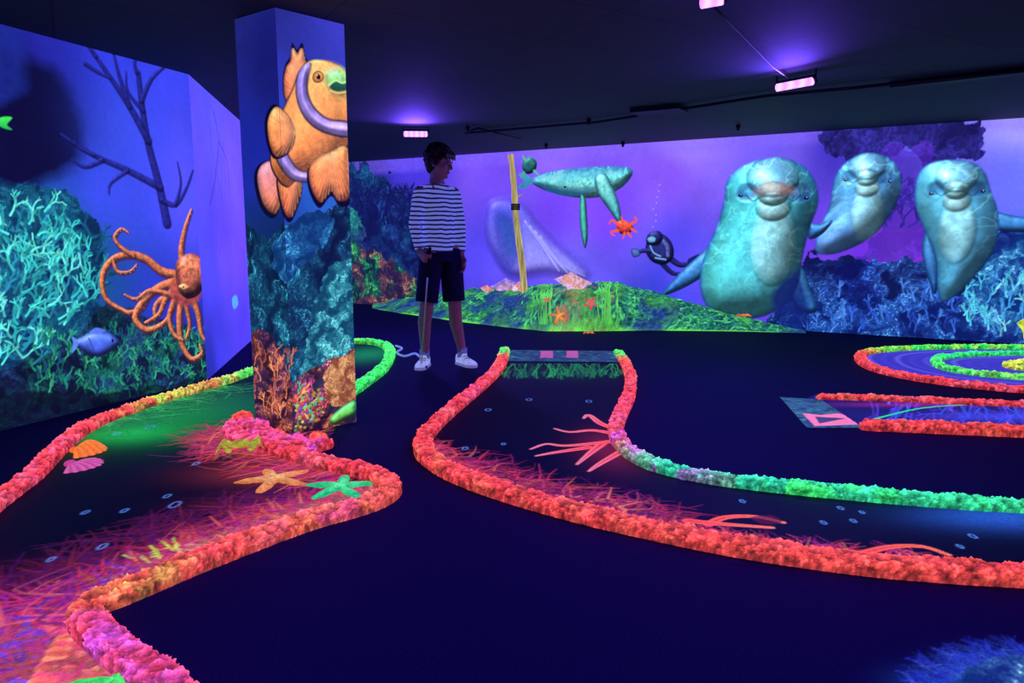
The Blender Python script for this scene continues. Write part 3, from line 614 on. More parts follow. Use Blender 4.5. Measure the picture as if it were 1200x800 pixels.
def quad_mat(quad,parent,marks,c1,name='start_mat'):
    g=floor_mural(quad); g.O[2]=.008; g.col[:]=lin(c1)
    g.speckle(quad,220,(2,5),[(50,110,140),(40,70,140),(70,130,140),(30,50,100)],.7)
    for mq,cm in marks: g.poly(mq,cm,smooth=False,noise=.1)
    X,Y=np.meshgrid(g.xs,g.ys); P=np.array([g.px(*p) for p in quad]); ins,_=polydist(X[:-1,:-1]+.004,Y[:-1,:-1]+.004,P)
    V=(g.O+X[...,None]*g.A+Y[...,None]*g.B).reshape(-1,3); id=np.arange(len(V)).reshape(g.ny,g.nx)
    q=np.stack([id[:-1,:-1],id[:-1,1:],id[1:,1:],id[1:,:-1]],-1).reshape(-1,4)[ins.ravel()]
    us,inv=np.unique(q,return_inverse=True); return mesh_np(name,V[us],inv.reshape(-1,4),M_lane,g.col.reshape(-1,3)[us],False,parent)
quad_mat([(597,410),(720,411),(724,424),(592,423)],lane2,[([(634,411),(648,411),(648,419),(633,419)],(170,80,150)),([(664,411),(677,411),(678,419),(664,419)],(170,80,150))],(34,60,100))

# ---- right hole
lane3=empty('minigolf_lane')
clipR=[(955,462),(1200,470),(1330,473),(1330,510),(1200,505),(1008,499)]
G=floor_mural(clipR); G.col[:]=lin((18,18,90))
for k in range(90): G.branch(random.uniform(1020,1300),random.uniform(470,500),random.uniform(0,6.28),12,3,random.choice([(50,50,190),(90,60,220),(40,90,230),(70,40,150)]),2)
G.stroke([(1020,492),(1080,478),(1150,473)],4,3,(40,220,130)); G.glow(1180,488,.5,.12,(70,70,235),.7); G.glow(1060,474,.4,.06,(160,40,150),.5)
G.build('painted_surface',M_lane,lane3,clip=clipR)
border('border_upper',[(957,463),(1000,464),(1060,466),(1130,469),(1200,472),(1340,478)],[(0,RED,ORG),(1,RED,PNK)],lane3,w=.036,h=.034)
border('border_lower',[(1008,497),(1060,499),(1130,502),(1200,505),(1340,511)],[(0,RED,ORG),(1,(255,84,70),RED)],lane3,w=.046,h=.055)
quad_mat([(914,465),(962,468),(1012,501),(946,501)],lane3,[([(940,484),(962,486),(982,484),(1004,488),(1006,497),(955,499)],(235,120,170)),([(955,488),(992,490),(960,496)],(60,60,110))],(50,90,130))

# ---- spiral hole
lane4=empty('minigolf_spiral')
sp=[(1330,412),(1250,408),(1180,406),(1110,406),(1050,408),(1016,412),(1008,419),(1022,429),(1055,438),(1105,446),(1160,452),(1230,457),(1340,461)]
G=floor_mural(sp); G.col[:]=lin((56,46,180))
for k in range(9):
    f=.95-.08*k
    cx_,cy_=1215,430
    G.stroke([(cx_+(u-cx_)*f,cy_+(v-cy_)*f) for u,v in sp],5,5,random.choice([(90,80,230),(110,100,240),(70,56,210),(140,120,248)]),soft=6,alpha=.6)
G.build('painted_surface',M_lane,lane4,clip=sp)
border('border_outer',sp,[(0,GRN,LIM),(.38,GRN,LIM),(.46,LIM,ORG),(.52,RED,ORG),(1,RED,PNK)],lane4,w=.042,h=.042)
border('border_inner',[(1330,414),(1260,413),(1190,413),(1130,415),(1100,419),(1098,425),(1112,431),(1150,437),(1200,441),(1290,445)],[(0,GRN,TEA),(.5,(50,240,150),GRN),(1,LIM,GRN)],lane4,w=.038,h=.042)
border('border_centre',[(1330,421),(1240,421),(1200,423),(1180,426),(1200,431),(1260,434)],[(0,YEL,LIM),(1,LIM,YEL)],lane4,w=.032,h=.036)

# ---- painted reef patch on the floor, lower right
clipF=[(940,860),(985,800),(1050,755),(1130,728),(1230,722),(1400,730),(1400,960),(940,960)]
G=floor_mural(clipF)
for u,v,a_ in [(1110,805,.45),(1180,785,.7),(1200,830,.7)]: G.glow(u,v,.10,.065,(34,80,200),a_)
G.flames([(1085,850),(1105,800),(1140,775),(1220,765)],1,260,(.03,.13),[(40,80,200),(80,130,235),(30,60,160)],w=.007,a=.5)
G.reef([(1100,860),(1112,805),(1150,778),(1200,768),(1300,773),(1320,880)],(10,34,100),(120,190,245),(10,40,100),(130,220,210),rag=.03,k=3,hl=(210,245,250))
G.build('floor_reef_painting',M_fpaint,clip=clipF)

# ================================================================ mesh part helpers
import bmesh
class Parts:
    def __init__(s): s.v=[]; s.f=[]
    def add(s,V,Fc):
        o=len(s.v); s.v+= [tuple(map(float,p)) for p in V]; s.f+=[tuple(i+o for i in f) for f in Fc]
    def loft(s,P,ra,rb=None,ref=(0,0,1),n=16,cap=True):
        P=np.array(P,float); m=len(P); ra=np.broadcast_to(np.array(ra,float),(m,)); rb=ra if rb is None else np.broadcast_to(np.array(rb,float),(m,))
        T=np.gradient(P,axis=0); V=[]
        for i in range(m):
            t=unit(T[i])
            s1=np.array(ref,float)-t*(np.array(ref,float)@t)
            if np.linalg.norm(s1)<1e-3: s1=np.array([1.,.2,0])-t*(np.array([1.,.2,0])@t)
            s1=unit(s1); s2=np.cross(t,s1)
            for k in range(n):
                a_=2*math.pi*k/n; V.append(P[i]+s1*ra[i]*math.cos(a_)+s2*rb[i]*math.sin(a_))
        Fc=[(i*n+k,i*n+(k+1)%n,(i+1)*n+(k+1)%n,(i+1)*n+k) for i in range(m-1) for k in range(n)]
        if cap: Fc+=[tuple(range(n))[::-1],tuple((m-1)*n+k for k in range(n))]
        s.add(V,Fc)
    def limb(s,P,R,n=14):
        s.loft(P,R,n=n,ref=(.3,.9,.1))
        for p,r in zip(P,R): s.ell(p,(r,r,r))
    def ell(s,c,r,ax=None,nu=14,nv=9):
        c=np.array(c,float); r=np.array(r,float); A=np.eye(3) if ax is None else np.array(ax,float)
        V=[c+A[2]*r[2]]
        for i in range(1,nv):
            ph=math.pi*i/nv
            for k in range(nu):
                t=2*math.pi*k/nu; V.append(c+A[0]*r[0]*math.sin(ph)*math.cos(t)+A[1]*r[1]*math.sin(ph)*math.sin(t)+A[2]*r[2]*math.cos(ph))
        V.append(c-A[2]*r[2]); Fc=[(0,1+k,1+(k+1)%nu) for k in range(nu)]
        for i in range(nv-2):
            for k in range(nu): a0=1+i*nu; Fc.append((a0+k,a0+nu+k,a0+nu+(k+1)%nu,a0+(k+1)%nu))
        e=len(V)-1; a0=1+(nv-2)*nu; Fc+=[(e,a0+(k+1)%nu,a0+k) for k in range(nu)]
        s.add(V,Fc)
    def obj(s,name,mat,parent=None,smooth=True):
        me=bpy.data.meshes.new(name); me.from_pydata(s.v,[],s.f); me.update()
        bm=bmesh.new(); bm.from_mesh(me); bmesh.ops.recalc_face_normals(bm,faces=bm.faces); bm.to_mesh(me); bm.free()
        me.polygons.foreach_set('use_smooth',[smooth]*len(me.polygons)); me.materials.append(mat)
        return link(bpy.data.objects.new(name,me),parent)
    def remesh(s,name,mat,vox,it=3,parent=None):
        o=s.obj(name+'_tmp',mat)
        m=o.modifiers.new('r','REMESH'); m.mode='VOXEL'; m.voxel_size=vox
        if it: q=o.modifiers.new('s','SMOOTH'); q.iterations=it; q.factor=.5
        dg=bpy.context.evaluated_depsgraph_get(); me=bpy.data.meshes.new_from_object(o.evaluated_get(dg)); me.name=name
        bpy.data.objects.remove(o); me.polygons.foreach_set('use_smooth',[True]*len(me.polygons))
        if not me.materials: me.materials.append(mat)
        return link(bpy.data.objects.new(name,me),parent)
def paint_attr(o,fn):
    me=o.data; n=len(me.vertices); V=np.empty(n*3,np.float32); me.vertices.foreach_get('co',V); V=V.reshape(-1,3)
    c=np.ones((n,4),np.float32); c[:,:3]=lin(np.clip(fn(V),0,255)); at=me.color_attributes.new('Paint','FLOAT_COLOR','POINT'); at.data.foreach_set('color',c.ravel())

# ================================================================ ISLAND
isl_u=np.linspace(436,945,320)
fe=np.interp(isl_u,[436,470,540,600,640,700,760,860,945],[361,367,377,384,388,388,387,388,390])
tp=np.interp(isl_u,[436,470,500,540,570,620,690,720,760,800,850,900,945],[358,352,346,340,337,336,331,332,339,350,366,378,388])
nT=64
wn=np.array([-dA[1],dA[0],0.])
def wallbase(u):
    r=ray(u,300); t=((O-C0)@wn)/(r@wn); p=C0+r*t; p[2]=0; return p
Vs=np.zeros((len(isl_u),nT,3))
for i,u in enumerate(isl_u):
    f_=on_z(u,fe[i]); w_=wallbase(u); w_=w_*(1-.02/np.linalg.norm(w_))
    if np.linalg.norm(f_[:2])>np.linalg.norm(w_[:2])-.05: f_=w_*np.array([.985,.985,0])
    mid=f_*.45+w_*.55; hz=max(.02,at_y(u,tp[i],mid[1])[2])
    for j in range(nT):
        t=j/(nT-1)
        p=w_*(1-t)+f_*t
        steep=math.exp(-((u-678)/42)**2); k=1.7+7*steep
        p[2]=hz*(1-t**k)*(.86+.14*min(1,t*3))
        Vs[i,j]=p
nz=fbm3(Vs*5,1)-.5; nz2=fbm3(Vs*18,3)-.5
Vs[...,2]+= (nz*.10+nz2*.025)*np.clip(Vs[...,2]*8,0,1); Vs[...,2]=np.maximum(Vs[...,2],0); Vs[:,-1,2]=0
g=fbm3(Vs*9,6); h_=fbm3(Vs*34,9)
wv_=Vs+fbm3(Vs*6,40)[...,None]*.25
vein=np.clip(1-np.abs(fbm3(wv_*np.array([9,9,9.]),12)-.5)*16,0,1); vein2=np.clip(1-np.abs(fbm3(wv_*np.array([24,24,24.]),15)-.5)*10,0,1)
c=np.stack([8+40*h_,50+120*g,60+120*h_],-1)*(.35+.8*h_[...,None])
v_=np.clip(vein*.8+vein2*.4,0,1)[...,None]; c=c*(1-v_)+np.array([100,245,120])*v_
fr=np.linspace(0,1,nT)[None,:,None]; edge_=np.clip((fr-.95)*20,0,1); c=c*(1-edge_)+np.array([120,255,80])*edge_
U=isl_u[:,None]
face=np.exp(-((U-678)/40)**4)*np.clip((fr[...,0]-.55)*6,0,1)
rust=face*np.clip((g-.36)*4,0,1); c=c*(1-.75*rust[...,None])+(np.array([150,180,120])*(.4+.9*h_[...,None]))*.75*rust[...,None]
crimson=face*np.clip((vn3(Vs*16,44)-.6)*5,0,1); c=c*(1-.7*crimson[...,None])+np.array([225,90,90])*.7*crimson[...,None]
purp=np.clip((vn3(Vs*4,4)-.45)*5,0,1)[...,None]*.65*(1-face[...,None]); c=c*(1-purp)+np.array([36,50,180])*(.4+.8*h_[...,None])*purp
lime=np.clip((vn3(Vs*5,14)-.5)*4,0,1)[...,None]*.5; c=c*(1-lime)+np.array([90,220,80])*(.3+.9*h_[...,None])*lime
id=np.arange(len(isl_u)*nT).reshape(-1,nT); q=np.stack([id[:-1,:-1],id[:-1,1:],id[1:,1:],id[1:,:-1]],-1).reshape(-1,4)
mesh_np('reef_island',Vs.reshape(-1,3),q[:,::-1],M_isl,lin(np.clip(c,0,255)).reshape(-1,3),True)
def isl_top(u,t=.5):
    i=int(np.argmin(abs(isl_u-u))); j=int(t*(nT-1)); return Vs[i,j].copy()
def isl_at(u,v):
    i=int(np.argmin(abs(isl_u-u))); r=Vs[i]
    d=(r-C0); vv=[400-F*((d[j]@np.array([0,math.sin(TH),math.cos(TH)]))/(d[j]@np.array([0,math.cos(TH),-math.sin(TH)]))) for j in range(nT)]
    j=int(np.argmin(np.abs(np.array(vv)-v))); return r[j].copy()
# weed hanging over the cut face of the island
P=Parts(); random.seed(11)
for k in range(26):
    u=random.choice([random.uniform(624,646),random.uniform(700,724)])
    pts=[isl_top(u+random.uniform(-2,2),t_)+np.array([0,-.015,.012]) for t_ in np.linspace(.3,.98,9)]
    P.loft(pts,[.006]*9,n=5)
for k in range(24):
    u=random.uniform(560,760); b_=isl_top(u,random.uniform(.3,.9)); hh=random.uniform(.02,.04); a_=random.uniform(0,6.28); t_=np.array([math.cos(a_),math.sin(a_),0])*hh*.5
    P.loft([b_-UP*.01,b_+UP*hh*.6+t_*.3,b_+UP*hh+t_],[.008,.006,.001],n=5)
o=P.obj('seaweed',M_relief); paint_attr(o,lambda V:np.array([110,240,100])*(.4+.9*fbm3(V*9,3)[:,None]))

# wooden post
pb=isl_top(615,.45); pt=at_y(598,176,pb[1])
P=Parts(); pts=[pb-UP*.05+(pt-pb)*t+np.array([math.sin(t*9)*.008,0,0]) for t in np.linspace(0,1,14)]
P.loft(pts,[.042-.008*t+.003*math.sin(t*40) for t in np.linspace(0,1,14)],n=12)
P.loft([pts[9],pts[9]+np.array([.09,-.03,.05])],[.012,.008],n=8)
post=P.obj('wooden_post',M_relief); paint_attr(post,lambda V:np.array([215,195,120])*(.3+1.1*fbm3(V*np.array([60,60,6.]),3)[:,None]))
P=Parts(); c_=pts[8]
for k in range(4): P.loft([c_+UP*(.02*k)+np.array([math.cos(a_),math.sin(a_),0])*.05 for a_ in np.linspace(0,6.28,20)],.009,n=6)
o=P.obj('rope',solid('rope_dark',(40,40,60),.9))

# conch shells: stepped spire, swollen body whorl, flared lip
def conch(name,c,L,ang,pal):
    P=Parts(); ax=unit([math.cos(ang),math.sin(ang)*.4,.12]); sd=unit(np.cross(ax,UP)); upv=np.cross(sd,ax)
    pts=[];R=[]
    for t in np.linspace(0,1,40):
        pts.append(c+ax*(t-.5)*L+UP*L*.17)
        if t<.62: r=.03+.22*(t/.62)**1.3
        else:
            q=(t-.62)/.38; st=(q*4)%1; r=.19*(1-q)*(.75+.35*(1-st))+.012
        R.append(L*r)
    P.loft(pts,R,n=20)
    for k in range(5):
        P.ell(c+ax*L*(.10)+UP*L*.17+(upv*math.cos(k*.8-1.2)+sd*math.sin(k*.8-1.2))*L*.22,(L*.03,L*.03,L*.04))
    lip=c-ax*L*.06+UP*L*.12+np.array([0,-.05,0])*L*2
    P.ell(lip,(L*.30,L*.05,L*.15),[ax,np.cross(upv,ax),upv])
    o=P.remesh(name,M_relief,L*.02,3); cA,cB=map(np.array,pal)
    paint_attr(o,lambda V:(cA+(cB-cA)*np.clip((fbm3(V*14,2)[:,None]-.35)*3,0,1))*(.6+.7*fbm3(V*40,5)[:,None])); return o
conch('conch_shell',isl_at(590,339)+[0,-.08,.0],.36,.2,[(245,190,200),(150,120,235)])
conch('conch_shell',isl_at(606,339)+[0,-.12,.0],.26,1.0,[(235,215,240),(230,110,110)])
conch('conch_shell',isl_at(671,336)+[0,-.1,.0],.44,3.0,[(225,180,245),(255,180,150)])
conch('conch_shell',isl_at(572,341)+[0,-.12,.0],.22,2.4,[(240,130,130),(250,225,225)])

# starfish
def starfish(name,c,R,rot,cA,cB,normal=(0,0,1),h=.02):
    n=unit(normal); a1=unit(np.cross(n,[.3,1,.1])); a2=np.cross(n,a1); c=np.array(c,float)
    na=100; nr=10; V=[c+n*h]; col=[1.0]
    for k in range(1,nr+1):
        r=k/nr
        for i in range(na):
            th=2*math.pi*i/na; prof=.26+.74*(abs(math.cos(2.5*(th)))**3.2)
            hh=h*(1-r**2.2)*(.35+.65*prof)+.002*math.sin(i*2.1+k)
            V.append(c+(a1*math.cos(th+rot+.12*r)+a2*math.sin(th+rot+.12*r))*R*prof*r+n*max(hh,.0)); col.append(1-r)
    Fc=[(0,1+i,1+(i+1)%na) for i in range(na)]
    for k in range(nr-1):
        for i in range(na): a0=1+k*na; Fc.append((a0+i,a0+na+i,a0+na+(i+1)%na,a0+(i+1)%na))
    P=Parts(); P.add(V,Fc); o=P.obj(name,M_relief); col=np.array(col)[:,None]; cA,cB=np.array(cA,float),np.array(cB,float)
    paint_attr(o,lambda V:(cA*(1-col)+cB*col)*(.6+.75*fbm3(V*70,3)[:,None])); return o
starfish('starfish',on_z(322,562,.006),.17,.4,(235,130,70),(255,195,130))
starfish('starfish',on_z(399,571,.006),.16,1.2,(30,200,120),(110,250,160))
starfish('starfish',on_z(138,803,.006),.13,.2,(40,220,90),(90,250,120))
fn=(-.1,-1,.35)
for (u,v,R,cA,cB,ro) in [(655,370,.11,(240,120,60),(255,180,90),.2),(691,357,.085,(235,70,90),(255,120,120),.7),(640,352,.05,(220,80,90),(250,130,90),.1)]:
    starfish('starfish',isl_at(u,v)+np.array([0,-.03,0.01]),R,ro,cA,cB,fn,.025)

# scallop shells
def scallop(name,c,R,rot,cA,cB,h=.04):
    na=72; nr=10; V=[];col=[]
    for k in range(nr+1):
        r=k/nr
        for i in range(na+1):
            th=-1.25+2.5*i/na; rr=R*r*(1+.03*math.cos(th*22))*(1-.12*abs(th)/1.25)
            z=h*math.sin(math.pi*min(1,r*.92+.08))*math.cos(th*.9)*(1+.1*math.cos(th*22))
            V.append(np.array(c)+[rr*math.cos(th+rot),rr*math.sin(th+rot),max(z,0)]); col.append(.5+.5*math.cos(th*22))
    Fc=[(k*(na+1)+i,(k+1)*(na+1)+i,(k+1)*(na+1)+i+1,k*(na+1)+i+1) for k in range(nr) for i in range(na)]
    P=Parts(); P.add(V,Fc); P.ell(np.array(c)+[0,0,.01],(R*.16,R*.22,.014)); o=P.obj(name,M_relief); nV=len(o.data.vertices); cc_=np.zeros((nV,1)); cc_[:len(col),0]=col
    paint_attr(o,lambda V:np.array(cA,float)*(1-cc_*.6)+np.array(cB,float)*cc_*.6); return o
scallop('scallop_shell',on_z(88,529,.006),.14,.15,(255,110,50),(255,170,70),.05)
scallop('scallop_shell',on_z(82,545,.006),.14,.0,(200,70,150),(240,130,190),.02)

# crabs
def crab(name,c,S,rot,cA,cB):
    P=Parts(); c=np.array(c,float)
    def R(x,y,z): return c+np.array([x*math.cos(rot)-y*math.sin(rot),x*math.sin(rot)+y*math.cos(rot),z])*S
    ax=[(math.cos(rot),math.sin(rot),0),(-math.sin(rot),math.cos(rot),0),(0,0,1)]
    P.ell(R(0,0,.32),(S*.5,S*.36,S*.2),ax)
    for sgn in (-1,1):
        for k in range(4):
            y=.25-.17*k; P.limb([R(sgn*.4,y*.8,.3),R(sgn*.8,y*1.5,.5),R(sgn*1.15,y*2.2-.05,.04)],[S*.07,S*.06,S*.03],8)
        P.limb([R(sgn*.35,-.25,.3),R(sgn*.75,-.5,.35),R(sgn*.6,-.8,.3)],[S*.08,S*.08,S*.09],8)
        P.ell(R(sgn*.52,-1.0,.3),(S*.15,S*.22,S*.12),ax); P.limb([R(sgn*.45,-1.1,.33),R(sgn*.36,-1.35,.32)],[S*.07,S*.025],8); P.limb([R(sgn*.6,-1.1,.33),R(sgn*.55,-1.38,.32)],[S*.06,S*.025],8)
        P.limb([R(sgn*.15,-.3,.42),R(sgn*.18,-.38,.58)],[S*.03,S*.05],8)
    o=P.remesh(name,M_relief,S*.035,2); cA,cB=np.array(cA,float),np.array(cB,float)
    paint_attr(o,lambda V:(cA+(cB-cA)*fbm3(V*30,3)[:,None])*(.6+.7*fbm3(V*60,5)[:,None])); return o
crab('crab',on_z(283,527,.01),.1,.3,(150,110,30),(200,240,80))
crab('crab',on_z(690,391,.0),.05,.1,(230,110,50),(250,170,70))
crab('crab',isl_at(872,370)+[0,-.05,0],.07,.4,(240,110,60),(255,160,90))

# coral tufts at the foot of the pillar
def rock(name,c,r,cA,cB,seed):
    P=Parts(); P.ell((0,0,0),(1,1,1),nu=60,nv=36); V=np.array(P.v); n_1=V/np.linalg.norm(V,axis=1)[:,None]
    V=n_1*(1+.5*(fbm3(n_1*3,seed)-.5)[:,None]*1.6+.5*(np.abs(fbm3(n_1*8,seed+3)-.5))[:,None])*np.array(r); V[:,2]=np.maximum(V[:,2],-.01); V=V+np.array(c)
    P.v=[tuple(p) for p in V]; o=P.obj(name,M_coral); cA,cB=np.array(cA,float),np.array(cB,float)
    paint_attr(o,lambda V:(cA+(cB-cA)*np.clip((fbm3(V*25,seed)[:,None]-.4)*5,0,1))*(.3+1.2*fbm3(V*60,seed)[:,None])); return o
for k,(u,v,r) in enumerate([(286,493,.042),(305,502,.042),(325,513,.038),(350,519,.036),(374,515,.033),(300,513,.03),(340,523,.03)]):
    rock('foam_coral',on_z(u,v)+[0,-.02,.015],(r*1.3,r*.9,r*1.0),PNK if k%2 else RED,PUR if k%2 else ORG,k)

# yellow coral fan in the middle of the spiral hole
P=Parts(); fb=on_z(1208,430)
random.seed(3)
def fan(p,d,L,r,dep):
    e=p+d*L; P.limb([p,e],[r,r*.75],8)
    if dep:
        for k in range(3):
            dd=unit(d+np.array([random.uniform(-.6,.6),random.uniform(-.2,.2),random.uniform(-.1,.4)])); fan(e,dd,L*.72,r*.72,dep-1)
fan(fb,unit([-.1,0,1]),.15,.035,3)
o=P.remesh('sea_fan_coral',M_relief,.009,2); paint_attr(o,lambda V:np.array([215,235,70])*(.5+.9*fbm3(V*25,3)[:,None]))

# white hose loop by the lane end
P=Parts(); hp=catmull(np.array([on_z(u,v,.02) for u,v in [(464,405),(471,408),(465,413),(474,417),(486,414),(492,418)]]),False,8); P.loft(hp,.01,n=8)
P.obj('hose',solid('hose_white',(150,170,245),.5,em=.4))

# ================================================================ PERSON
man=empty('man_with_putter')
R0=on_z(518,428); R0[2]=0
fw=unit([.62,-.78,0]); lf=unit([.78,.62,0])
def J(x,y,z): return R0+np.array([x,y,z])
hipR=J(-.065,-.035,.92); hipL=J(.075,.045,.92)
kneR=J(-.11,-.09,.50); kneL=J(.105,.0,.50); ankR=J(-.135,-.05,.085); ankL=J(.165,.03,.085)
shR=J(-.14,-.105,1.385); shL=J(.105,.09,1.385); elR=J(-.185,-.135,1.13); elL=J(.15,.10,1.13); wrR=J(-.135,-.215,.925); wrL=J(.165,.02,.895)
M_skin=solid('skin',(210,156,140),.5,nscale=30,namt=.08)
B=Parts()
cx=lambda z:J(-.012-.02*(z-1.0),0,z)
tor=[(.86,.12,.10),(.92,.14,.112),(1.0,.13,.10),(1.1,.122,.09),(1.2,.13,.095),(1.3,.142,.10),(1.37,.14,.095),(1.42,.105,.075),(1.46,.062,.06),(1.5,.053,.055),(1.57,.05,.053)]
B.loft([cx(z) for z,_,_ in tor],[w for _,w,_ in tor],[d for _,_,d in tor],ref=lf,n=24)
for h__,k_,an in ((hipR,kneR,ankR),(hipL,kneL,ankL)):
    kc=k_+fw*.01; calf=(k_*.65+an*.35)-fw*.02
    B.limb([h__,h__*.5+k_*.5,kc,calf,an*.8+k_*.2,an],[.085,.073,.055,.055,.038,.036])
for s_,e_,w_ in ((shR,elR,wrR),(shL,elL,wrL)):
    B.limb([s_,s_*.5+e_*.5,e_,e_*.6+w_*.4,w_],[.05,.043,.037,.036,.026])
hf=unit([.93,-.37,-.0]); pitch=math.radians(14)
HF=hf*math.cos(pitch)-UP*math.sin(pitch); HU=UP*math.cos(pitch)+hf*math.sin(pitch); HS=np.cross(HU,HF)
hc=J(-.005,-.005,1.612)+fw*.02
def hp_(f,s_,u_): return hc+HF*f+HS*s_+HU*u_
ax=[HF,HS,HU]
B.ell(hp_(-.012,0,.03),(.096,.076,.085),ax); B.ell(hp_(.025,0,-.02),(.066,.062,.088),ax); B.ell(hp_(.04,0,-.075),(.044,.04,.034),ax)
B.ell(hp_(.083,0,.022),(.014,.045,.012),ax)
B.loft([hp_(.085,0,.018),hp_(.1,0,-.005),hp_(.108,0,-.02),hp_(.09,0,-.03)],[.008,.011,.014,.009],ref=HS,n=10)
B.ell(hp_(.108,0,-.018),(.012,.013,.011),ax); B.ell(hp_(.086,0,-.052),(.012,.024,.006),ax); B.ell(hp_(.084,0,-.062),(.012,.02,.007),ax); B.ell(hp_(.075,0,-.092),(.018,.02,.015),ax)
for sg in (-1,1):
    B.ell(hp_(-.008,sg*.078,-.008),(.02,.009,.032),ax); B.ell(hp_(.06,sg*.042,-.022),(.022,.02,.022),ax)
B.limb([J(-.02,0,1.45),hc-UP*.06-HF*.012],[.054,.052])
def hand(W,d,n,s_,curl,thumb):
    d=unit(d); n=unit(n-d*(n@d)); s_=unit(s_-d*(s_@d)-n*(s_@n))
    B.loft([W-d*.015,W+d*.02,W+d*.055,W+d*.088],[.024,.034,.04,.038],[.018,.016,.016,.013],ref=s_,n=14)
    for off,Lf,da in ((.029,.070,0),(.010,.080,.05),(-.010,.073,.1),(-.028,.057,.15)):
        p=W+d*.082+s_*off; a_=0; pts=[p-d*.01,p]
        for seg in (.45,.30,.25):
            a_+=curl+da; p=p+(d*math.cos(a_)+n*math.sin(a_))*Lf*seg; pts.append(p)
        B.limb(pts,[.0095,.0095,.009,.0082,.0072],10)
    p=W+d*.025+s_*.028; t1=unit(d*.55+s_*.55+n*thumb); t2=unit(d*.7+s_*.05+n*(thumb+.25))
    B.limb([p,p+t1*.042,p+t1*.042+t2*.03,p+t1*.042+t2*.054],[.014,.0115,.0105,.0085],10)
gd=unit(fw*.85-UP*.5); gs=unit(fw*.45+UP*.9); gn=lf
hand(wrR-UP*.005,gd,gn,gs,1.15,.75)
hand(wrL-UP*.005,unit(-UP*.97+fw*.2),unit(-lf*.9+fw*.2),fw,.38,.35)
B.remesh('body',M_skin,.0052,2,man)
E=Parts()
for sg in (-1,1): E.ell(hp_(.079,sg*.031,.002),(.011,.013,.009),ax)
E.obj('eyes',solid('eye_white',(180,185,210),.2),man)
E=Parts()
for sg in (-1,1): E.ell(hp_(.0885,sg*.031,.002),(.004,.006,.006),ax); E.loft([hp_(.088,sg*.014,.022),hp_(.09,sg*.032,.028),hp_(.078,sg*.052,.02)],[.003,.004,.002],n=6)
E.loft([hp_(.088,-.022,-.057),hp_(.099,0,-.057),hp_(.088,.022,-.057)],[.0015,.002,.0015],n=6)
E.obj('pupils_brows_mouth',solid('dark_features',(20,12,14),.5),man)
Hh=Parts(); random.seed(5)
Hh.ell(hp_(-.03,0,.048),(.102,.092,.088),ax); Hh.ell(hp_(-.055,0,.0),(.072,.086,.088),ax); Hh.ell(hp_(-.06,0,-.05),(.045,.06,.05),ax)
for sg in (-1,1): Hh.ell(hp_(-.01,sg*.074,.015),(.04,.02,.045),ax)
for k in range(170):
    th=random.uniform(-math.pi,math.pi); ph=random.uniform(.05,2.1)
    d=HF*math.sin(ph)*math.cos(th)+HS*math.sin(ph)*math.sin(th)+HU*math.cos(ph)
    if math.cos(th)>.35 and ph>1.05: continue
    if ph>1.5 and math.cos(th)>-.1: continue
    p=hp_(-.03,0,.045)+(HF*.102*math.sin(ph)*math.cos(th)+HS*.092*math.sin(ph)*math.sin(th)+HU*.092*math.cos(ph))
    tg=unit(np.cross(d,np.array([random.uniform(-1,1),random.uniform(-1,1),random.uniform(-1,1)]))); fl=unit(tg*.8-HU*.6)
    Hh.limb([p-fl*.018,p+d*.010,p+fl*.022+d*.006,p+fl*.038-d*.006],[.010,.012,.009,.004],7)
for k in range(11):
    s0=(k-5)*.013; Hh.limb([hp_(.045,s0,.103),hp_(.070,s0*1.15+.006,.080),hp_(.078,s0*1.25+.012,.052-.006*(k%3))],[.014,.011,.005],7)
Hh.remesh('hair',solid('hair_dark_brown',(46,32,30),.45,nscale=80,namt=.4),.0045,1,man)
S=Parts()
ts=[(.885,.148,.12),(.95,.146,.118),(1.02,.142,.11),(1.1,.138,.104),(1.2,.142,.108),(1.3,.150,.112),(1.36,.148,.106),(1.395,.126,.092),(1.42,.096,.078),(1.45,.072,.07)]
S.loft([cx(z) for z,_,_ in ts],[w for _,w,_ in ts],[d for _,_,d in ts],ref=lf,n=28)
for s_,e_,w_ in ((shR,elR,wrR),(shL,elL,wrL)):
    S.limb([s_-UP*.016,s_*.5+e_*.5,e_,e_*.6+w_*.4],[.058,.053,.048,.044]); S.loft([e_*.6+w_*.4,e_*.1+w_*.9],[.044,.035],n=16)
    nk=cx(1.43); S.limb([nk,s_-UP*.012],[.042,.056])
shirt=S.remesh('striped_shirt',solid('tmp',(0,0,0)),.006,4,man)
ms=bpy.data.materials.new('striped_cotton'); ms.use_nodes=True; nt=ms.node_tree; N=nt.nodes; L=nt.links; b=N['Principled BSDF']; nosample(ms)
tc=N.new('ShaderNodeTexCoord'); sx=N.new('ShaderNodeSeparateXYZ'); L.new(tc.outputs['Object'],sx.inputs[0])
nzz=N.new('ShaderNodeTexNoise'); nzz.inputs['Scale'].default_value=7; L.new(tc.outputs['Object'],nzz.inputs['Vector'])
m0=N.new('ShaderNodeMath'); m0.operation='MULTIPLY_ADD'; m0.inputs[1].default_value=.03; L.new(nzz.outputs['Fac'],m0.inputs[0]); L.new(sx.outputs['Z'],m0.inputs[2])
m1=N.new('ShaderNodeMath'); m1.operation='MULTIPLY'; m1.inputs[1].default_value=1/.034; L.new(m0.outputs[0],m1.inputs[0])
m2=N.new('ShaderNodeMath'); m2.operation='FRACT'; L.new(m1.outputs[0],m2.inputs[0])
cr=N.new('ShaderNodeValToRGB'); cr.color_ramp.interpolation='CONSTANT'; cr.color_ramp.elements[0].color=(.28,.34,.9,1); cr.color_ramp.elements[1].position=.6; cr.color_ramp.elements[1].color=(.012,.012,.09,1)
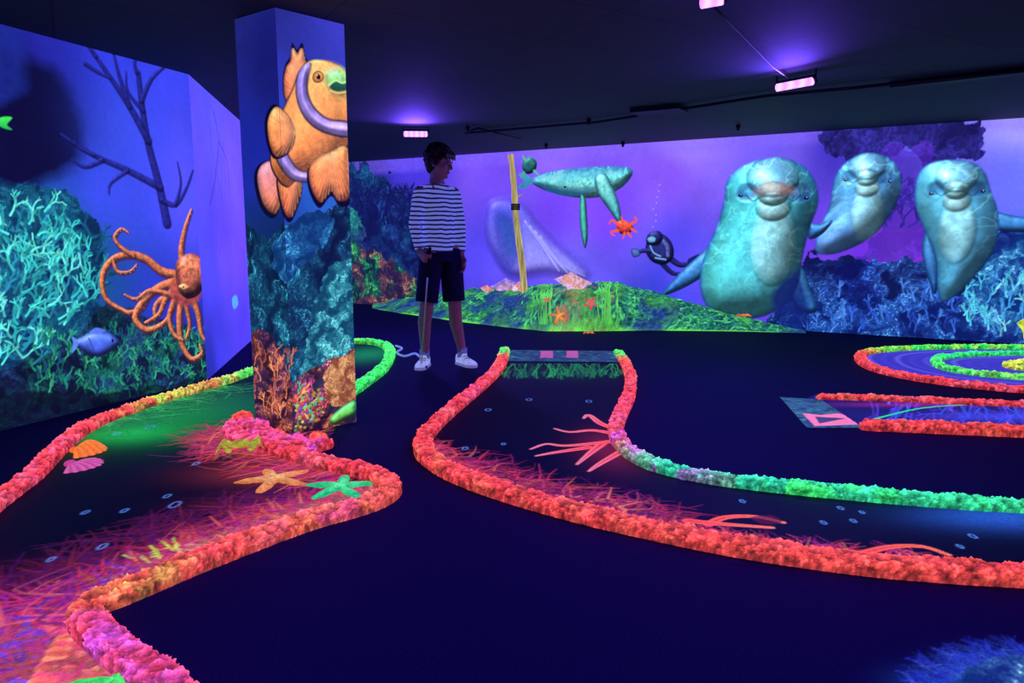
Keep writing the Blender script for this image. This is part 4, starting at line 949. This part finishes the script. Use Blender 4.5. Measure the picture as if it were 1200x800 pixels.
L.new(m2.outputs[0],cr.inputs[0]); L.new(cr.outputs[0],b.inputs['Base Color']); L.new(cr.outputs[0],b.inputs['Emission Color']); b.inputs['Emission Strength'].default_value=.36; b.inputs['Roughness'].default_value=.9
shirt.data.materials.clear(); shirt.data.materials.append(ms)
S=Parts()
S.loft([cx(z) for z in (.84,.9,.96,1.0)],[.148,.15,.142,.135],[.122,.122,.114,.105],ref=lf,n=28)
for h__,k_ in ((hipR,kneR),(hipL,kneL)):
    S.loft([h__+UP*.02,h__*.7+k_*.3,h__*.35+k_*.65,h__*.06+k_*.94],[.088,.092,.09,.09],[.095,.097,.094,.092],ref=lf,n=20)
S.remesh('shorts',solid('navy_shorts',(30,30,70),.9,nscale=60),.007,3,man)
def shoe(an,d,nm):
    d=unit(d); sd=np.array([-d[1],d[0],0]); P=Parts(); b0=np.array([an[0],an[1],0])
    ys=[-.07,-.055,-.02,.03,.08,.13,.165,.185]; wd=[.022,.033,.037,.038,.044,.045,.036,.016]; ht=[.06,.085,.092,.075,.055,.045,.036,.022]
    V=[];n=18
    for y,w,h in zip(ys,wd,ht):
        for k in range(n):
            a_=2*math.pi*k/n; V.append(b0+d*y+sd*w*np.sign(math.cos(a_))*abs(math.cos(a_))**.7+UP*(h/2+.006+h/2*np.sign(math.sin(a_))*abs(math.sin(a_))**.8))
    m=len(ys); Fc=[(i*n+k,i*n+(k+1)%n,(i+1)*n+(k+1)%n,(i+1)*n+k) for i in range(m-1) for k in range(n)]+[tuple(range(n))[::-1],tuple((m-1)*n+k for k in range(n))]
    P.add(V,Fc); P.loft([b0+UP*.06,b0+UP*.10],[.043,.042],[.04,.038],ref=d,n=16)
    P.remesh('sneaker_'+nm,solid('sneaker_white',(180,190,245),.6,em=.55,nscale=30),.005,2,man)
    P=Parts(); ol=[b0+d*y+sd*w*1.1 for y,w in zip(ys,wd)]+[b0+d*y-sd*w*1.1 for y,w in zip(ys[::-1],wd[::-1])]; k=len(ol)
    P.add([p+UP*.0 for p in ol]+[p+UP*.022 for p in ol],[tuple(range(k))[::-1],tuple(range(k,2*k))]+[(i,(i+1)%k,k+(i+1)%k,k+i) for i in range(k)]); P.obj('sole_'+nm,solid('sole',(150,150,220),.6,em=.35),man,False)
    P=Parts()
    for j in range(4): c=b0+d*(.03+.022*j)+UP*(.084-.011*j); P.loft([c-sd*.028,c+UP*.006,c+sd*.028],.0035,n=6)
    P.obj('laces_'+nm,solid('laces',(90,90,140),.7),man)
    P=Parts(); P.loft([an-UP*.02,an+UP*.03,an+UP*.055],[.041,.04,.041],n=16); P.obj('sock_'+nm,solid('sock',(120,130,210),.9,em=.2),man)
shoe(ankR,(-.15,-1,0),'right'); shoe(ankL,(.6,-.8,0),'left')
grip=wrR+gd*.075+gn*.028
cd=unit(-gs*.4-UP*1.0+np.array([-.02,-.03,0])); endz=.03
tp2=grip+gs*.05
end=tp2+cd*((tp2[2]-endz)/-cd[2])
P=Parts(); P.loft([tp2,end],[.0065,.005],n=10); P.obj('putter_shaft',solid('steel',(150,155,190),.3,metal=.8,em=.12),man)
P=Parts(); P.loft([tp2+gs*.03,tp2,tp2+cd*.2],[.012,.013,.011],n=12); P.obj('putter_grip',solid('rubber_grip',(20,20,40),.8),man)
P=Parts(); P.loft([end+np.array([-.05,-.01,-.012]),end+np.array([-.045,-.01,-.012]),end+np.array([.045,.01,-.012]),end+np.array([.05,.01,-.012])],[.008,.014,.014,.008],n=10); P.obj('putter_head',solid('putter_head_grey',(120,120,160),.4,metal=.7),man)

# ================================================================ CEILING FITTINGS + LIGHTS
M_black=solid('black_metal',(12,14,28),.6)
M_tube=bpy.data.materials.new('uv_led'); M_tube.use_nodes=True; nt=M_tube.node_tree; b=nt.nodes['Principled BSDF']
wv=nt.nodes.new('ShaderNodeTexWave'); wv.inputs['Scale'].default_value=6; crr=nt.nodes.new('ShaderNodeValToRGB'); crr.color_ramp.elements[0].color=(.5,.16,1,1); crr.color_ramp.elements[1].color=(.7,.30,1,1)
tcc=nt.nodes.new('ShaderNodeTexCoord'); nt.links.new(tcc.outputs['Object'],wv.inputs[0]); nt.links.new(wv.outputs['Color'],crr.inputs[0]); nt.links.new(crr.outputs[0],b.inputs['Emission Color']); b.inputs['Emission Strength'].default_value=2.6
b.inputs['Base Color'].default_value=(.1,.02,.2,1)
def box(P,c,ax,r):
    c=np.array(c,float); V=[c+ax[0]*r[0]*i+ax[1]*r[1]*j+ax[2]*r[2]*k for i in (-1,1) for j in (-1,1) for k in (-1,1)]
    P.add(V,[(0,1,3,2),(4,6,7,5),(0,4,5,1),(2,3,7,6),(0,2,6,4),(1,5,7,3)])
def uvlamp(u,v,ang,L=.24,energy=14,tilt=.9,wd=.022):
    e=empty('uv_lamp'); c=on_z(u,v,H-.08); a0=np.array([math.cos(ang),math.sin(ang),0]); toc=C0-c; toc[2]=0; toc=unit(toc)
    nrm=unit(-UP*.7+toc*tilt); nrm=unit(nrm-a0*(nrm@a0)); a2=np.cross(a0,nrm)
    P=Parts(); box(P,c-nrm*.022,[a0,a2,nrm],[L/2+.006,wd+.002,.012]); P.obj('housing',M_black,e,False)
    P=Parts(); P.loft([c-a0*L/2,c-a0*L*.48,c+a0*L*.48,c+a0*L/2],[wd*.6,wd,wd,wd*.6],n=16); P.obj('led_bar',M_tube,e)
    P=Parts()
    for sg in (-1,1): box(P,c+a0*sg*(L/2+.01)-nrm*.015+UP*.045,[a0,a2,UP],[.003,.008,.05])
    P.obj('bracket',M_black,e,False)
    ld=bpy.data.lights.new('uv_light','AREA'); ld.shape='RECTANGLE'; ld.size=L; ld.size_y=.06; ld.energy=energy; ld.color=(.14,.06,1.0); ld.spread=math.radians(170)
    lo=bpy.data.objects.new('uv_light',ld); link(lo,e); lo.location=c+nrm*.035; lo.rotation_euler=Vector(nrm).to_track_quat('-Z','Y').to_euler()
    g=bpy.data.lights.new('uv_spill','POINT'); g.energy=energy*.17; g.color=(.2,.05,1); g.shadow_soft_size=.03; go=bpy.data.objects.new('uv_spill',g); link(go,e); go.location=c+nrm*.06-UP*.03
uvlamp(487,157,.05,.24,28,wd=.028)
uvlamp(931,99,-.95,.28,28,wd=.026)
uvlamp(834,2,-.6,.10,20)
for (x,y) in ((-1.6,.4),(1.6,.0)):
    e=empty('uv_lamp'); P=Parts(); box(P,(x,y,H-.04),[np.array([1.,0,0]),np.array([0,1.,0]),UP],[.2,.05,.03]); P.obj('housing',M_black,e,False)
    ld=bpy.data.lights.new('uv_light','AREA'); ld.shape='RECTANGLE'; ld.size=.4; ld.size_y=.1; ld.energy=22; ld.color=(.1,.04,1.0); lo=bpy.data.objects.new('uv_light',ld); link(lo,e); lo.location=(x,y,H-.08); lo.rotation_euler=(math.radians(12),0,0)
def conduit(name,pts,r=.012,z=H-.03):
    P=Parts(); P.loft([on_z(u,v,z) for u,v in pts],r,n=8); P.obj(name,M_black)
conduit('ceiling_conduit',[(545,156),(700,143),(900,112),(1000,103),(1290,72)],.012)
conduit('ceiling_cable',[(800,-30),(850,22),(905,78),(928,94)],.006)
conduit('ceiling_cable',[(545,156),(560,150),(610,163)],.01)
P=Parts(); c=on_z(772,129,H-.02); box(P,c,[dA,np.array([-dA[1],dA[0],0]),UP],[.22,.12,.02]); P.obj('ceiling_vent',M_black,None,False)
P=Parts(); c=(on_z(1075,97,H-.02)+on_z(1260,76,H-.02))/2; d=unit(on_z(1260,76,H-.02)-on_z(1075,97,H-.02)); box(P,c,[d,np.cross(UP,d),UP],[.62,.05,.02]); P.obj('ceiling_beam',M_black,None,False)
P=Parts()
for u,v in [(548,150),(690,141),(640,170),(730,168),(865,148)]:
    c=on_z(u,v,H-.03); P.ell(c,(.025,.025,.025)); P.loft([c,c-UP*.04],[.01,.016],n=8)
P.obj('ceiling_sprinklers',M_black)

w=bpy.data.worlds.new('world'); sc.world=w; w.use_nodes=True; bg=w.node_tree.nodes['Background']; bg.inputs[0].default_value=(.015,.012,.42,1); bg.inputs[1].default_value=.35
print('done',len(bpy.data.objects))
